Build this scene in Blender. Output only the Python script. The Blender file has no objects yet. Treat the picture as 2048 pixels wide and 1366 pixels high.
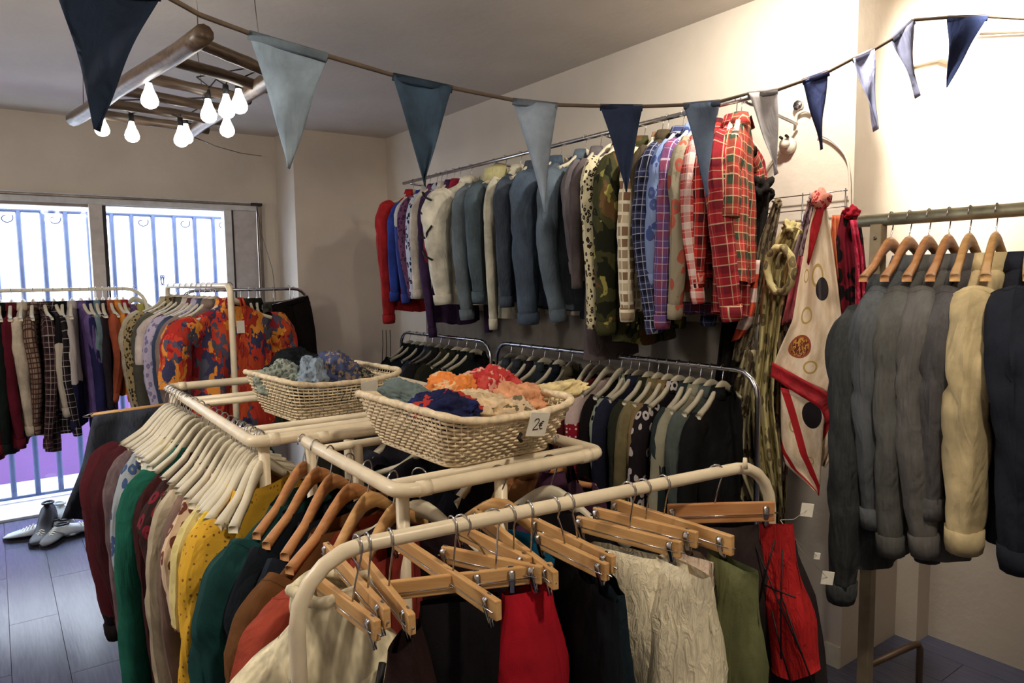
import bpy, math, random
from mathutils import Vector, Matrix, noise
R = math.radians
sc = bpy.context.scene
COL = sc.collection
# ------------------------------------------------------------------ camera
F = 1425.0
CAM = Vector((0, 0, 1.6))
yaw, pit, rol = R(36), R(5.03), R(.8)
FW = Vector((math.sin(yaw)*math.cos(pit), math.cos(yaw)*math.cos(pit), -math.sin(pit)))
r0 = Vector((math.cos(yaw), -math.sin(yaw), 0)); u0 = r0.cross(FW)
RT = r0*math.cos(rol) - u0*math.sin(rol)
UP = RT.cross(FW)
cd = bpy.data.cameras.new('camera'); cd.sensor_width = 36; cd.lens = 36*F/2048; cd.clip_start = .02
cam = bpy.data.objects.new('camera', cd); COL.objects.link(cam)
M = Matrix((RT, UP, -FW)).transposed().to_4x4(); M.translation = CAM
cam.matrix_world = M; sc.camera = cam
# ------------------------------------------------------------------ world, lights, exposure
sc.view_settings.view_transform = 'Standard'; sc.view_settings.look = 'None'
sc.view_settings.gamma = 1; sc.view_settings.use_curve_mapping = False
sc.view_settings.exposure = 0.0
sc.cycles.use_denoising = True
sc.cycles.max_bounces = 8
sc.cycles.sample_clamp_indirect = 6
W = bpy.data.worlds.new('sky'); sc.world = W; W.use_nodes = True
bg = W.node_tree.nodes['Background']; bg.inputs[0].default_value = (.74, .86, 1, 1); bg.inputs[1].default_value = 11.0

def light(name, kind, loc, power, col, target=None, size=.2, spot=None, blend=.6, sy=None):
    l = bpy.data.lights.new(name, kind); l.energy = power; l.color = col
    if kind == 'AREA':
        l.size = size
        if sy: l.shape = 'RECTANGLE'; l.size_y = sy
    else: l.shadow_soft_size = size
    if kind == 'SPOT': l.spot_size = R(spot); l.spot_blend = blend
    o = bpy.data.objects.new(name, l); COL.objects.link(o); o.location = loc
    if target is not None:
        o.rotation_euler = (Vector(target)-Vector(loc)).to_track_quat('-Z', 'Y').to_euler()
    return o
WARM = (1, .86, .68)
# ceiling spots of the shop above the frame, then two added fill lights
light('spot_alcove', 'SPOT', (2.66, .80, 2.72), 210, (1, .92, .80), (3.26, 1.15, 2.35), .05, 84, .8)
light('spot_denim', 'SPOT', (1.3, .35, 2.72), 14, WARM, (2.0, .9, 1.3), .05, 90, .9)
light('spot_wall', 'SPOT', (2.15, 1.35, 2.72), 84, (1, .91, .78), (2.7, 1.9, 1.9), .05, 140, .9)
light('spot_racks', 'SPOT', (.75, .0, 2.72), 72, WARM, (.9, 1.4, 1.0), .06, 130, .8)
light('ceiling_fill', 'POINT', (-.9, 2.3, 2.15), 66, (1, .92, .82), None, .15)  # unseen fill light, added to brighten the ceiling and walls
light('rear_fill', 'POINT', (-.9, -.6, 2.2), 9, (1, .88, .74), None, .12)  # weak fill added behind the camera, no visible fixture
# sky light coming in through the glazed door
p = light('door_portal', 'AREA', (.45, 6.15, 1.1), 10, (1, 1, 1), (.45, 0, 1.1), 2.6, sy=2.1); p.data.cycles.is_portal = True

# ------------------------------------------------------------------ pixel helper (2048 x 1366 frame), room coordinates
def at(px, py, x=None, y=None, z=None, d=None):
    v = FW + RT*((px-1024)/F) - UP*((py-683)/F)
    if x is not None: t = (x-CAM.x)/v.x
    elif y is not None: t = (y-CAM.y)/v.y
    elif z is not None: t = (z-CAM.z)/v.z
    else: t = d
    return CAM + v*t

# ------------------------------------------------------------------ mesh collecting
class MB:
    def __init__(s): s.v = []; s.f = []; s.uvl = None
    def add(s, v, f):
        n = len(s.v); s.v += [tuple(p) for p in v]; s.f += [tuple(n+i for i in q) for q in f]
    def box(s, lo, hi, bev=0):
        x0, y0, z0 = lo; x1, y1, z1 = hi
        s.add([(x0,y0,z0),(x1,y0,z0),(x1,y1,z0),(x0,y1,z0),(x0,y0,z1),(x1,y0,z1),(x1,y1,z1),(x0,y1,z1)],
              [(0,3,2,1),(4,5,6,7),(0,1,5,4),(1,2,6,5),(2,3,7,6),(3,0,4,7)])
    def tube(s, pts, r, n=8, flat=1.0, cap=True, closed=False, side=None):
        pts = [Vector(p) for p in pts]; m = len(pts)
        rr = r if isinstance(r, (list, tuple)) else [r]*m
        base = len(s.v); prev = side
        for i, p in enumerate(pts):
            if closed: t = pts[(i+1) % m]-pts[i-1]
            else: t = pts[min(i+1, m-1)]-pts[max(i-1, 0)]
            t.normalize()
            if prev is None: prev = Vector((0,0,1)) if abs(t.z) < .9 else Vector((1,0,0))
            a = prev - t*prev.dot(t)
            if a.length < 1e-5: a = t.orthogonal()
            a.normalize(); prev = a; b = t.cross(a)
            q = rr[i]; qa, qb = q if isinstance(q, tuple) else (q, q*flat)
            for k in range(n):
                th = 2*math.pi*k/n
                s.v.append(tuple(p + a*(qa*math.cos(th)) + b*(qb*math.sin(th))))
        for i in range(m if closed else m-1):
            j = (i+1) % m
            for k in range(n):
                l = (k+1) % n
                s.f.append((base+i*n+k, base+i*n+l, base+j*n+l, base+j*n+k))
        if cap and not closed:
            s.f.append(tuple(base+k for k in reversed(range(n)))); s.f.append(tuple(base+(m-1)*n+k for k in range(n)))
    def grid(s, P, nu, nv, closed_u=False):
        base = len(s.v); s.v += [tuple(p) for p in P]
        for j in range(nv-1):
            for i in range(nu if closed_u else nu-1):
                k = (i+1) % nu
                s.f.append((base+j*nu+i, base+j*nu+k, base+(j+1)*nu+k, base+(j+1)*nu+i))
    def build(s, name, mat, parent=None, smooth=True, uvs=None, bevel=0, solid=0, sub=0):
        me = bpy.data.meshes.new(name); me.from_pydata(s.v, [], s.f); me.validate()
        if smooth: me.polygons.foreach_set('use_smooth', [True]*len(me.polygons))
        if mat: me.materials.append(mat)
        if uvs is None: uvs = s.uvl or [(p[0]+p[1], p[2]) for p in s.v]
        if uvs:
            ul = me.uv_layers.new(name='UVMap')
            for lp in me.loops: ul.data[lp.index].uv = uvs[lp.vertex_index]
        o = bpy.data.objects.new(name, me); COL.objects.link(o)
        if parent: o.parent = parent
        if bevel:
            m = o.modifiers.new('b', 'BEVEL'); m.width = bevel; m.segments = 2
        if solid:
            m = o.modifiers.new('s', 'SOLIDIFY'); m.thickness = solid; m.offset = 0
        if sub:
            m = o.modifiers.new('u', 'SUBSURF'); m.levels = sub; m.render_levels = sub
        return o

def thing(name, label, cat, loc=(0,0,0), rz=0, group=None):
    o = bpy.data.objects.new(name, None); COL.objects.link(o); o.empty_display_size = .05
    o.location = loc; o.rotation_euler = (0, 0, rz); tag(o, label, cat, group); return o
def tag(o, label=None, cat=None, group=None, kind=None):
    if label: o['label'] = label
    if cat: o['category'] = cat
    if group: o['group'] = group
    if kind: o['kind'] = kind
    return o
def box(name, lo, hi, mat, parent=None, bevel=0, **k):
    c = [(a+b)/2 for a, b in zip(lo, hi)]
    m = MB(); m.box([a-q for a, q in zip(lo, c)], [a-q for a, q in zip(hi, c)])
    o = m.build(name, mat, parent, smooth=False, bevel=bevel); o.location = c; return o
def struct(o): o['kind'] = 'structure'; return o

# ------------------------------------------------------------------ materials
def lin(c):
    return tuple(((x/255)/12.92 if x/255 <= .04045 else ((x/255+.055)/1.055)**2.4) for x in c)+(1,)
_m = {}
class NT:
    def __init__(s, name, rough=.85, metal=0, spec=.3):
        s.m = bpy.data.materials.new(name); s.m.use_nodes = True; s.t = s.m.node_tree
        s.b = s.t.nodes['Principled BSDF']; s.b.inputs['Roughness'].default_value = rough
        s.b.inputs['Metallic'].default_value = metal; s.b.inputs['Specular IOR Level'].default_value = spec
        s.co = None
    def n(s, typ, **k):
        q = s.t.nodes.new(typ)
        for a, b in k.items():
            if isinstance(a, str) and hasattr(q, a): setattr(q, a, b)
        return q
    def l(s, a, b): s.t.links.new(a, b)
    def coord(s, kind='Object', scale=(1,1,1)):
        if s.co is None: s.co = s.n('ShaderNodeTexCoord')
        mp = s.n('ShaderNodeMapping'); mp.inputs['Scale'].default_value = scale
        s.l(s.co.outputs[kind], mp.inputs[0]); return mp.outputs[0]
    def noise(s, sc_, vec=None, detail=3, scale=(1,1,1), rough=.55, dist=0):
        q = s.n('ShaderNodeTexNoise'); q.inputs['Scale'].default_value = sc_; q.inputs['Detail'].default_value = detail
        q.inputs['Roughness'].default_value = rough; q.inputs['Distortion'].default_value = dist
        s.l(vec or s.coord(scale=scale), q.inputs['Vector']); return q.outputs['Fac']
    def vor(s, sc_, feature='F1', scale=(1,1,1), out='Distance', rand=1):
        q = s.n('ShaderNodeTexVoronoi'); q.feature = feature; q.inputs['Scale'].default_value = sc_; q.inputs['Randomness'].default_value = rand
        s.l(s.coord(scale=scale), q.inputs['Vector']); return q.outputs[out]
    def math(s, op, a, b=0):
        q = s.n('ShaderNodeMath'); q.operation = op
        for i, v in enumerate((a, b)):
            if isinstance(v, (int, float)): q.inputs[i].default_value = v
            else: s.l(v, q.inputs[i])
        return q.outputs[0]
    def ramp(s, fac, stops, const=False):
        q = s.n('ShaderNodeValToRGB'); cr = q.color_ramp
        if const: cr.interpolation = 'CONSTANT'
        while len(cr.elements) < len(stops): cr.elements.new(.5)
        for e, (p, c) in zip(cr.elements, stops): e.position = p; e.color = c if len(c) == 4 else lin(c)
        s.l(fac, q.inputs[0]); return q.outputs[0]
    def mix(s, fac, a, b, blend='MIX'):
        q = s.n('ShaderNodeMix'); q.data_type = 'RGBA'; q.blend_type = blend
        for i, v in ((0, fac), (6, a), (7, b)):
            if isinstance(v, (int, float)): q.inputs[i].default_value = v
            elif isinstance(v, tuple): q.inputs[i].default_value = v if len(v) == 4 else lin(v)
            else: s.l(v, q.inputs[i])
        return q.outputs[2]
    def sep(s, vec):
        q = s.n('ShaderNodeSeparateXYZ'); s.l(vec, q.inputs[0]); return q.outputs
    def bump(s, h, strength=.3, dist=.005):
        q = s.n('ShaderNodeBump'); q.inputs['Strength'].default_value = strength; q.inputs['Distance'].default_value = dist
        s.l(h, q.inputs['Height']); s.l(q.outputs[0], s.b.inputs['Normal'])
    def col(s, c):
        if isinstance(c, tuple): s.b.inputs['Base Color'].default_value = c if len(c) == 4 else lin(c)
        else: s.l(c, s.b.inputs['Base Color'])
def dk(c, k): return tuple(min(255, x*k) for x in c)

def mixc(a, b, k): return tuple(x*(1-k)+y*k for x, y in zip(a, b))
def gre(c, k): g_ = .3*c[0]+.59*c[1]+.11*c[2]; return mixc(c, (g_, g_, g_), k)
def fabric(kind, *a):
    if kind != 'pennant': a = tuple(gre(x, .38 if kind == 'denim' else .1) if isinstance(x, tuple) else x for x in a)
    if kind == 'denim': a = (dk(a[0], .88),)
    key = (kind,)+a
    if key in _m: return _m[key]
    t = NT('fabric_'+kind, .9, 0, .12)
    wv = t.noise(420, detail=1)
    if kind in ('plain', 'pennant'):
        c = a[0]; f = t.noise(9, detail=4)
        t.col(t.ramp(f, [(.3, dk(c, .82)), (.7, dk(c, 1.12))])); t.bump(wv, .25, .002)
    elif kind == 'silk':
        c = a[0]; f = t.noise(14, detail=4, dist=.8)
        t.col(t.ramp(f, [(.3, dk(c, .8)), (.7, dk(c, 1.15))])); t.b.inputs['Roughness'].default_value = .45
    elif kind == 'denim':
        c = a[0]; f = t.noise(7, detail=5); g = t.noise(160, scale=(1,1,.12), detail=2)
        base = t.ramp(f, [(.3, dk(c, .75)), (.55, c), (.78, mixc(c, (150, 160, 172), .35))])
        t.col(t.mix(t.math('MULTIPLY', g, .35), base, mixc(c, (170, 176, 184), .5))); t.bump(t.noise(45, detail=4), .5, .004)
    elif kind == 'knit':
        c = a[0]; f = t.noise(40, scale=(1,1,.35), detail=2)
        t.col(t.ramp(f, [(.3, dk(c, .75)), (.7, dk(c, 1.1))])); t.bump(f, .8, .01)
    elif kind == 'fur':
        c = a[0]; f = t.noise(70, scale=(1,1,.3), detail=4, dist=1.2); g = t.noise(6, detail=2)
        t.col(t.mix(g, t.ramp(f, [(.3, dk(c, .86)), (.65, dk(c, 1.08))]), dk(c, .96))); t.bump(f, .7, .01)
    elif kind == 'plaid':      # base, band, line, scale
        c, c2, c3, s_ = a; s_ *= 1.25
        o = t.sep(t.coord('UV')); u = t.math('MULTIPLY', o[0], s_); v = t.math('MULTIPLY', o[1], s_)
        def band(x, off, w): return t.math('LESS_THAN', t.math('FRACT', t.math('ADD', x, off+40)), w)
        m1 = t.math('ADD', band(u, 0, .42), band(v, 0, .42)); m1 = t.math('MULTIPLY', m1, .5)
        cc = t.mix(m1, c, c2)
        l1 = t.math('MAXIMUM', band(u, .62, .055), band(v, .62, .055)); l2 = t.math('MAXIMUM', band(u, .2, .035), band(v, .2, .035))
        cc = t.mix(t.math('MULTIPLY', l1, .55), cc, c3); cc = t.mix(t.math('MULTIPLY', l2, .45), cc, c3)
        t.col(cc); t.bump(wv, .2, .002)
    elif kind == 'check':
        c, c2, c3, s_ = a
        q = t.n('ShaderNodeTexBrick'); q.offset = 0; q.inputs['Scale'].default_value = s_
        o = t.sep(t.coord('UV')); cm = t.n('ShaderNodeCombineXYZ'); t.l(o[0], cm.inputs[0]); t.l(o[1], cm.inputs[1]); t.l(cm.outputs[0], q.inputs['Vector'])
        q.inputs['Color1'].default_value = lin(c); q.inputs['Color2'].default_value = lin(c2); q.inputs['Mortar'].default_value = lin(c3)
        q.inputs['Mortar Size'].default_value = .06; q.inputs['Brick Width'].default_value = .4; q.inputs['Row Height'].default_value = .4
        t.col(q.outputs[0])
    elif kind == 'stripe':
        c, c2, s_ = a; o = t.sep(t.coord()); f = t.math('FRACT', t.math('MULTIPLY', t.math('ADD', o[2], 40), s_))
        t.col(t.mix(t.math('LESS_THAN', f, .5), c, c2)); t.bump(wv, .2, .002)
    elif kind == 'camo':
        s_ = a[0] if a else 9
        f = t.noise(s_, detail=2, dist=.6); g = t.noise(s_*1.4, scale=(1.3,1.3,1), detail=2, dist=.4)
        c1 = t.ramp(f, [(0, (30, 32, 22)), (.42, (62, 62, 38)), (.56, (92, 70, 44))], True)
        t.col(t.mix(t.math('GREATER_THAN', g, .60), c1, (140, 135, 72))); t.bump(wv, .2, .002)
    elif kind == 'leopard':    # base, spot, scale
        c, c2, s_ = a; f = t.vor(s_*1.7, scale=(1,1,.7)); g = t.noise(s_*1.6, detail=3)
        r = t.math('ADD', f, t.math('MULTIPLY', g, .35))
        t.col(t.ramp(r, [(0, dk(c, .8)), (.32, c2), (.58, c)], True)); t.bump(wv, .2, .002)
    elif kind == 'spots':
        c, c2, s_, th = a; f = t.vor(s_, rand=.35)
        t.col(t.mix(t.math('LESS_THAN', f, th), c, c2)); t.bump(wv, .2, .002)
    elif kind == 'multi':      # scale then colours
        s_ = a[0]; cs = a[1:]
        q = t.n('ShaderNodeTexVoronoi'); q.inputs['Scale'].default_value = s_
        mp = t.coord(scale=(1.4,1.4,.8)); nz = t.n('ShaderNodeTexNoise'); nz.inputs['Scale'].default_value = s_*1.6; t.l(mp, nz.inputs['Vector'])
        vm = t.n('ShaderNodeVectorMath'); vm.operation = 'MULTIPLY_ADD'; vm.inputs[1].default_value = (.2,)*3
        t.l(nz.outputs['Color'], vm.inputs[0]); t.l(mp, vm.inputs[2]); t.l(vm.outputs[0], q.inputs['Vector'])
        o = t.sep(q.outputs['Color'])
        t.col(t.ramp(o[0], [(i/len(cs), c) for i, c in enumerate(cs)], True)); t.bump(wv, .2, .002)
    elif kind == 'blocks':     # top colour, bottom colour, z split, optional spots of bottom
        c, c2, z0, sp = a; o = t.sep(t.coord())
        bot = c2
        if sp: bot = t.mix(t.math('LESS_THAN', t.vor(55, rand=.3), .3), c2, (225, 205, 200))
        f = t.math('GREATER_THAN', t.math('ADD', o[2], t.math('MULTIPLY', t.noise(30), .05)), z0)
        t.col(t.mix(f, bot, c)); t.bump(wv, .2, .002)
    if kind not in ('fur', 'knit'):
        bn = [q for q in t.t.nodes if q.type == 'BUMP']
        w1 = t.noise(11, scale=(1, 1, .45), detail=3, dist=.9); b2 = t.n('ShaderNodeBump'); b2.inputs['Strength'].default_value = .55; b2.inputs['Distance'].default_value = .03
        t.l(w1, b2.inputs['Height'])
        if bn: t.l(b2.outputs[0], bn[0].inputs['Normal'])
        else: t.l(b2.outputs[0], t.b.inputs['Normal'])
    _m[key] = t.m
    return t.m

def solid(name, c, rough=.5, metal=0, spec=.4, var=.06, bump=0, bscale=60):
    key = (name, c)
    if key in _m: return _m[key]
    t = NT(name, rough, metal, spec); f = t.noise(bscale*.25, detail=4)
    t.col(t.ramp(f, [(.3, dk(c, 1-var)), (.7, dk(c, 1+var))]))
    if bump: t.bump(t.noise(bscale, detail=4), bump, .003)
    _m[key] = t.m; return t.m
def woodmat(name, c, c2):
    t = NT(name, .38, 0, .4); f = t.noise(30, scale=(.25, 1, 2.2), detail=5, dist=.6)
    t.col(t.ramp(f, [(.3, c2), (.65, c)])); return t.m
def plaster(name, c, var=.05):
    t = NT(name, .92, 0, .1); f = t.noise(1.3, detail=5)
    t.col(t.ramp(f, [(.3, dk(c, 1-var)), (.7, dk(c, 1+var))])); t.bump(t.noise(22, detail=6), .25, .01); return t.m

M_wall = plaster('wall_paint', (208, 198, 184)); M_ceil = plaster('ceiling_paint', (206, 198, 188), .04)
M_white = solid('white_lacquer', (226, 220, 200), .35, 0, .4, .04); M_whitew = solid('white_window_frame', (205, 205, 205), .4)
M_pipe = solid('cream_white_pipe', (228, 214, 186), .35, 0, .45, .05)
M_chrome = solid('chrome_wire', (190, 190, 195), .22, 1, .5, .03)
M_dchrome = solid('dull_steel', (120, 112, 105), .35, 1, .5, .1)
M_wood = woodmat('hanger_beech', (214, 172, 116), (188, 140, 88)); M_wood2 = woodmat('hanger_amber', (202, 148, 98), (174, 116, 72))
M_oldwood = woodmat('weathered_pole', (100, 82, 66), (52, 42, 36))
M_hangw = solid('white_hanger', (214, 206, 184), .4, 0, .4, .04); M_hangg = solid('clear_grey_hanger', (150, 146, 136), .35)
M_wicker = solid('white_wicker', (224, 206, 174), .6, 0, .3, .12, .3, 200)
M_card = solid('white_card', (238, 234, 222), .7); M_ink = solid('black_ink', (22, 20, 22), .6)
M_black = solid('black_rubber', (20, 20, 22), .6); M_cable = solid('white_cable', (205, 198, 182), .5)
M_galv = solid('galvanised_pipe', (150, 146, 122), .45, .7, .5, .25, .2, 40); M_post = solid('olive_grey_post', (138, 124, 100), .5, .3, .4, .1)
M_grille = solid('blue_grey_iron', (92, 108, 150), .5, 0, .3); M_dark = solid('dark_seal', (40, 36, 40), .6)
M_string = solid('bunting_cord', (96, 82, 70), .9)

# ------------------------------------------------------------------ THE SETTING
CZ = 2.765
struct(box('ceiling', (-2.2, -1.8, CZ), (3.5, 6.2, CZ+.1), M_ceil))
# laminate floor: boards as geometry
t = NT('laminate_grey_board', .22, 0, .5); gf = t.noise(14, scale=(6, .5, 1), detail=5); oi = t.n('ShaderNodeObjectInfo')
t.col(t.mix(t.math('MULTIPLY', oi.outputs['Random'], .5), t.ramp(gf, [(.3, (76, 80, 104)), (.7, (98, 103, 130))]), (86, 92, 118)))
t.bump(gf, .15, .003); M_floor = t.m
flo = struct(box('floor', (-2.2, -1.8, -.12), (3.5, 5.87, -.012), solid('floor_base', (60, 60, 66))))
random.seed(3)
for i in range(29):
    xx = -2.2+i*.197; off = (i*.53) % 1.2 - 1.2
    for j in range(8):
        y0 = max(-1.8, -1.8+off+j*1.2); y1 = min(5.86, -1.8+off+(j+1)*1.2)
        if y1-y0 < .05 or xx+.197 > 3.5: continue
        b = box('floor_board', (xx+.0012, y0+.0012, -.011), (xx+.1958, y1-.0012, 0), M_floor); b.parent = flo
        b.location = Vector(b.location)-Vector(flo.location)
struct(box('wall_left', (-2.3, -1.8, 0), (-2.2, 6.2, CZ), M_wall))
struct(box('wall_rear', (-2.2, -1.9, 0), (3.5, -1.8, CZ), M_wall))
struct(box('wall_right', (2.7, 1.47, 0), (2.82, 5.6, CZ), M_wall))
struct(box('wall_return', (2.82, 1.47, 0), (3.36, 1.57, CZ), M_wall))
struct(box('wall_alcove', (3.26, -1.8, 0), (3.36, 1.47, CZ), M_wall))
struct(box('wall_corner', (1.92, 5.45, 0), (2.7, 6.0, CZ), M_wall))
# window wall around the glazed door
struct(box('wall_back', (-2.2, 5.87, 2.235), (1.92, 6.0, CZ), M_wall))
struct(box('wall_back_side', (1.78, 5.87, 0), (1.92, 6.0, 2.235), M_wall))
struct(box('wall_back_left', (-2.2, 5.87, 0), (-1.0, 6.0, 2.235), M_wall))
struct(box('grey_wall_layer', (2.675, 2.0, .05), (2.70, 4.8, 1.385), solid('wall_layer_grey', (128, 120, 112), .8)))  # thin grey layer over the lower right wall
struct(box('baseboard_right', (2.685, 1.47, 0), (2.70, 2.0, .09), M_white))
struct(box('trim_2', (3.15, 1.38, 0), (3.26, 1.47, 2.45), plaster('trim_paint', (222, 212, 196))))
struct(box('trim_3', (3.12, 1.35, 2.45), (3.26, 1.47, 2.60), plaster('trim_paint_cap', (226, 214, 200))))
# sliding door / window
win = thing('window_1', 'white framed sliding glass door in front of an iron grille', 'window', (0, 5.87, 0)); win['kind'] = 'structure'; del win['category']
def wbox(n, lo, hi, m, bev=.004): return box(n, lo, hi, m, win, bev)
wbox('window_frame', (-1.0, -.03, 2.165), (1.78, .1, 2.235), M_whitew)
wbox('window_track', (-1.0, -.045, 2.205), (1.78, -.03, 2.222), M_dchrome)
wbox('window_head', (-1.0, -.015, 2.143), (.585, .05, 2.19), solid('shade_box_taupe', (150, 138, 130)))
wbox('window_head', (.67, -.02, 2.155), (1.50, .05, 2.19), M_whitew)
wbox('mullion', (.585, -.035, .02), (.668, .06, 2.165), solid('mullion_warm_white', (200, 192, 184)))
wbox('mullion_seal', (.668, -.03, .02), (.692, .06, 2.16), M_dark)
wbox('side_post', (1.495, -.03, .02), (1.552, .06, 2.165), M_whitew)
wbox('side_seal', (1.552, -.03, .02), (1.564, .05, 2.165), M_dark)
wbox('side_panel', (1.564, -.02, 0), (1.745, .03, 2.165), solid('side_panel_grey', (186, 180, 178)))
wbox('blind_guide', (1.745, -.06, 0), (1.775, -.02, 2.2), M_dchrome)
wbox('bottom_track', (-1.0, -.03, 0), (1.56, .08, .02), M_whitew)
gm = NT('clear_glass', .05); _tr = gm.n('ShaderNodeBsdfTransparent'); _gl = gm.n('ShaderNodeBsdfGlossy'); _gl.inputs['Roughness'].default_value = .03
_mx = gm.n('ShaderNodeMixShader'); _mx.inputs[0].default_value = .05; gm.l(_tr.outputs[0], _mx.inputs[1]); gm.l(_gl.outputs[0], _mx.inputs[2])
gm.l(_mx.outputs[0], gm.t.nodes['Material Output'].inputs[0])
wbox('pane', (-1.0, .02, .02), (.585, .024, 2.145), gm.m, 0); wbox('pane', (.692, .02, .02), (1.495, .024, 2.157), gm.m, 0)
# blind cord with knob at the corner
c = MB(); c.tube([at(512, 405, y=5.80), at(524, 470, y=5.80), at(545, 540, y=5.80), at(552, 600, y=5.80)], .0025, 5)
bc = c.build('blind_cord', M_dchrome); tag(bc, 'thin slack blind cord hanging beside the glazed door', 'cord')
struct(box('trim_4', (1.70, 5.80, 2.205), (1.78, 5.84, 2.225), M_dark))
# threshold and terrace outside
struct(box('trim_5', (-1.6, 5.87, -.02), (1.92, 6.36, .012), solid('white_marble_threshold', (220, 222, 224), .3)))
struct(box('floor_terrace', (-3, 6.36, -.05), (4, 7.1, .0), solid('terrace_tile', (205, 215, 218), .6)))
struct(box('wall_parapet', (-3, 7.0, 0), (4, 7.12, .98), plaster('lilac_render', (150, 112, 172))))
far = box('building', (-6, 12, -2), (9, 13, 6), plaster('pale_facade', (236, 234, 232))); tag(far, 'pale rendered building across the street behind the grille', 'building')
fp = box('facade_panel', (1.05, -.03-.5, -1), (1.9, -.5, 2.6), solid('pink_render', (226, 186, 206)), far)
# iron grille
gr = thing('window_grille', 'blue grey iron grille of upright bars outside the glazed door', 'grille', (0, 6.3, 0))
m = MB(); m.tube([(-1.4, 0, 2.140), (1.85, 0, 2.140)], .013, 6); m.build('top_rail', M_grille, gr)
m = MB(); m.tube([(-1.4, 0, .045), (1.85, 0, .045)], .012, 6); m.build('bottom_rail', M_grille, gr)
bx = [36, 84, 130, 222, 262, 305, 347, 388, 425]
xs = [at(p_, 430, y=6.3).x for p_ in bx]
xs = [xs[0]-.147*k for k in (8,7,6,5,4,3,2,1)]+xs[:3]+[at(176, 430, y=6.3).x]+xs[3:]+[xs[-1]+.15, xs[-1]+.3]
bm = MB(); bm.tube([(0,0,.045), (0,0,2.140)], .018, 6); b0 = None
for k, x_ in enumerate(xs):
    if b0 is None: b0 = bm.build('bar', M_grille, gr); b = b0
    else: b = b0.copy(); COL.objects.link(b); b.parent = gr
    b.location = (x_, 0, 0)
for k in range(0, len(xs)-1):
    s_ = MB(); xa = (xs[k]+xs[k+1])/2; pts = []
    for q in range(15):
        a_ = q/14*math.pi*1.7-.6; r_ = .045*(1-q/22)
        pts.append((xa+r_*math.cos(a_), 0, 2.085-r_*math.sin(a_)*.9+.0))
    if k % 2: s_.tube(pts, .005, 5); s_.build('scroll', M_grille, gr)
# scrollwork low between the bars right of the mullion
for (px_, py_) in ((325, 565), (395, 555)):
    c0 = at(px_, py_, y=6.3); s_ = MB()
    for sg in (-1, 1):
        s_.tube([(c0.x+sg*(.01+.03*q/9*math.cos(q*.55)), 0, c0.z+.02+.04*math.sin(q*.55)) for q in range(10)], .005, 5)
    s_.build('scroll', M_grille, gr)

# ------------------------------------------------------------------ hangers
def hook_pts(rr, neck):
    pts = [(0, 0, neck), (0, 0, neck+.012)]
    n = 9
    pts.append((.6*rr, 0, -rr*1.15))
    for k in range(n+1):
        a_ = R(-40+k*(230/n)); pts.append((rr*math.cos(a_), 0, rr*math.sin(a_)))
    return pts
_hm = {}
def hanger(style, loc, rz, label, group, railr=.014, tilt=0, hw=.215):
    """style: white / wood / amber / grey / wire. local x = across the shoulders"""
    key = (style, railr, hw)
    mat = {'white': M_hangw, 'wood': M_wood, 'amber': M_wood2, 'grey': M_hangg, 'wire': M_chrome}[style]
    h = thing({'white': 'white_hanger', 'wood': 'wooden_hanger', 'amber': 'wooden_hanger', 'grey': 'plastic_hanger', 'wire': 'wire_hanger'}[style], label, 'hanger', loc, rz, group)
    h.rotation_euler = (0, tilt, rz)
    if key not in _hm:
        a = MB(); top = -.062; n = 22; P = []
        th = {'white': .008, 'grey': .005, 'wire': .002}.get(style, .0075)
        for i in range(n+1):
            x = -hw+2*hw*i/n; ax = abs(x)
            z = top-.058*(1-math.cos(min(ax/.13, 1)*math.pi))/2-.04*max(0, (ax-.09)/.12)
            hh = .030-.016*min(ax/.15, 1)
            if style == 'wire': hh = .004
            yc = -.022*(ax/hw)**2
            tt = th*(1+.5*(ax/hw)**2)
            for (dy, dz) in ((-tt, -.8*hh), (-tt, .2*hh), (-tt*.5, .4*hh), (tt*.5, .4*hh), (tt, .2*hh), (tt, -.8*hh)):
                P.append((x, yc+dy, z+dz))
        a.grid([P[i*6+k] for i in range(n+1) for k in range(6)], 6, n+1, True)
        a.f.append(tuple(range(6))); a.f.append(tuple(n*6+k for k in reversed(range(6))))
        b = MB(); b.tube(hook_pts(railr+.003, -.06), .0019, 5)
        o1 = a.build('shoulder_bar', mat, h); o2 = b.build('hook', M_chrome, h)
        _hm[key] = (o1.data, o2.data)
    else:
        for nm, me in zip(('shoulder_bar', 'hook'), _hm[key]):
            o = bpy.data.objects.new(nm, me); COL.objects.link(o); o.parent = h
    return h

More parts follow.
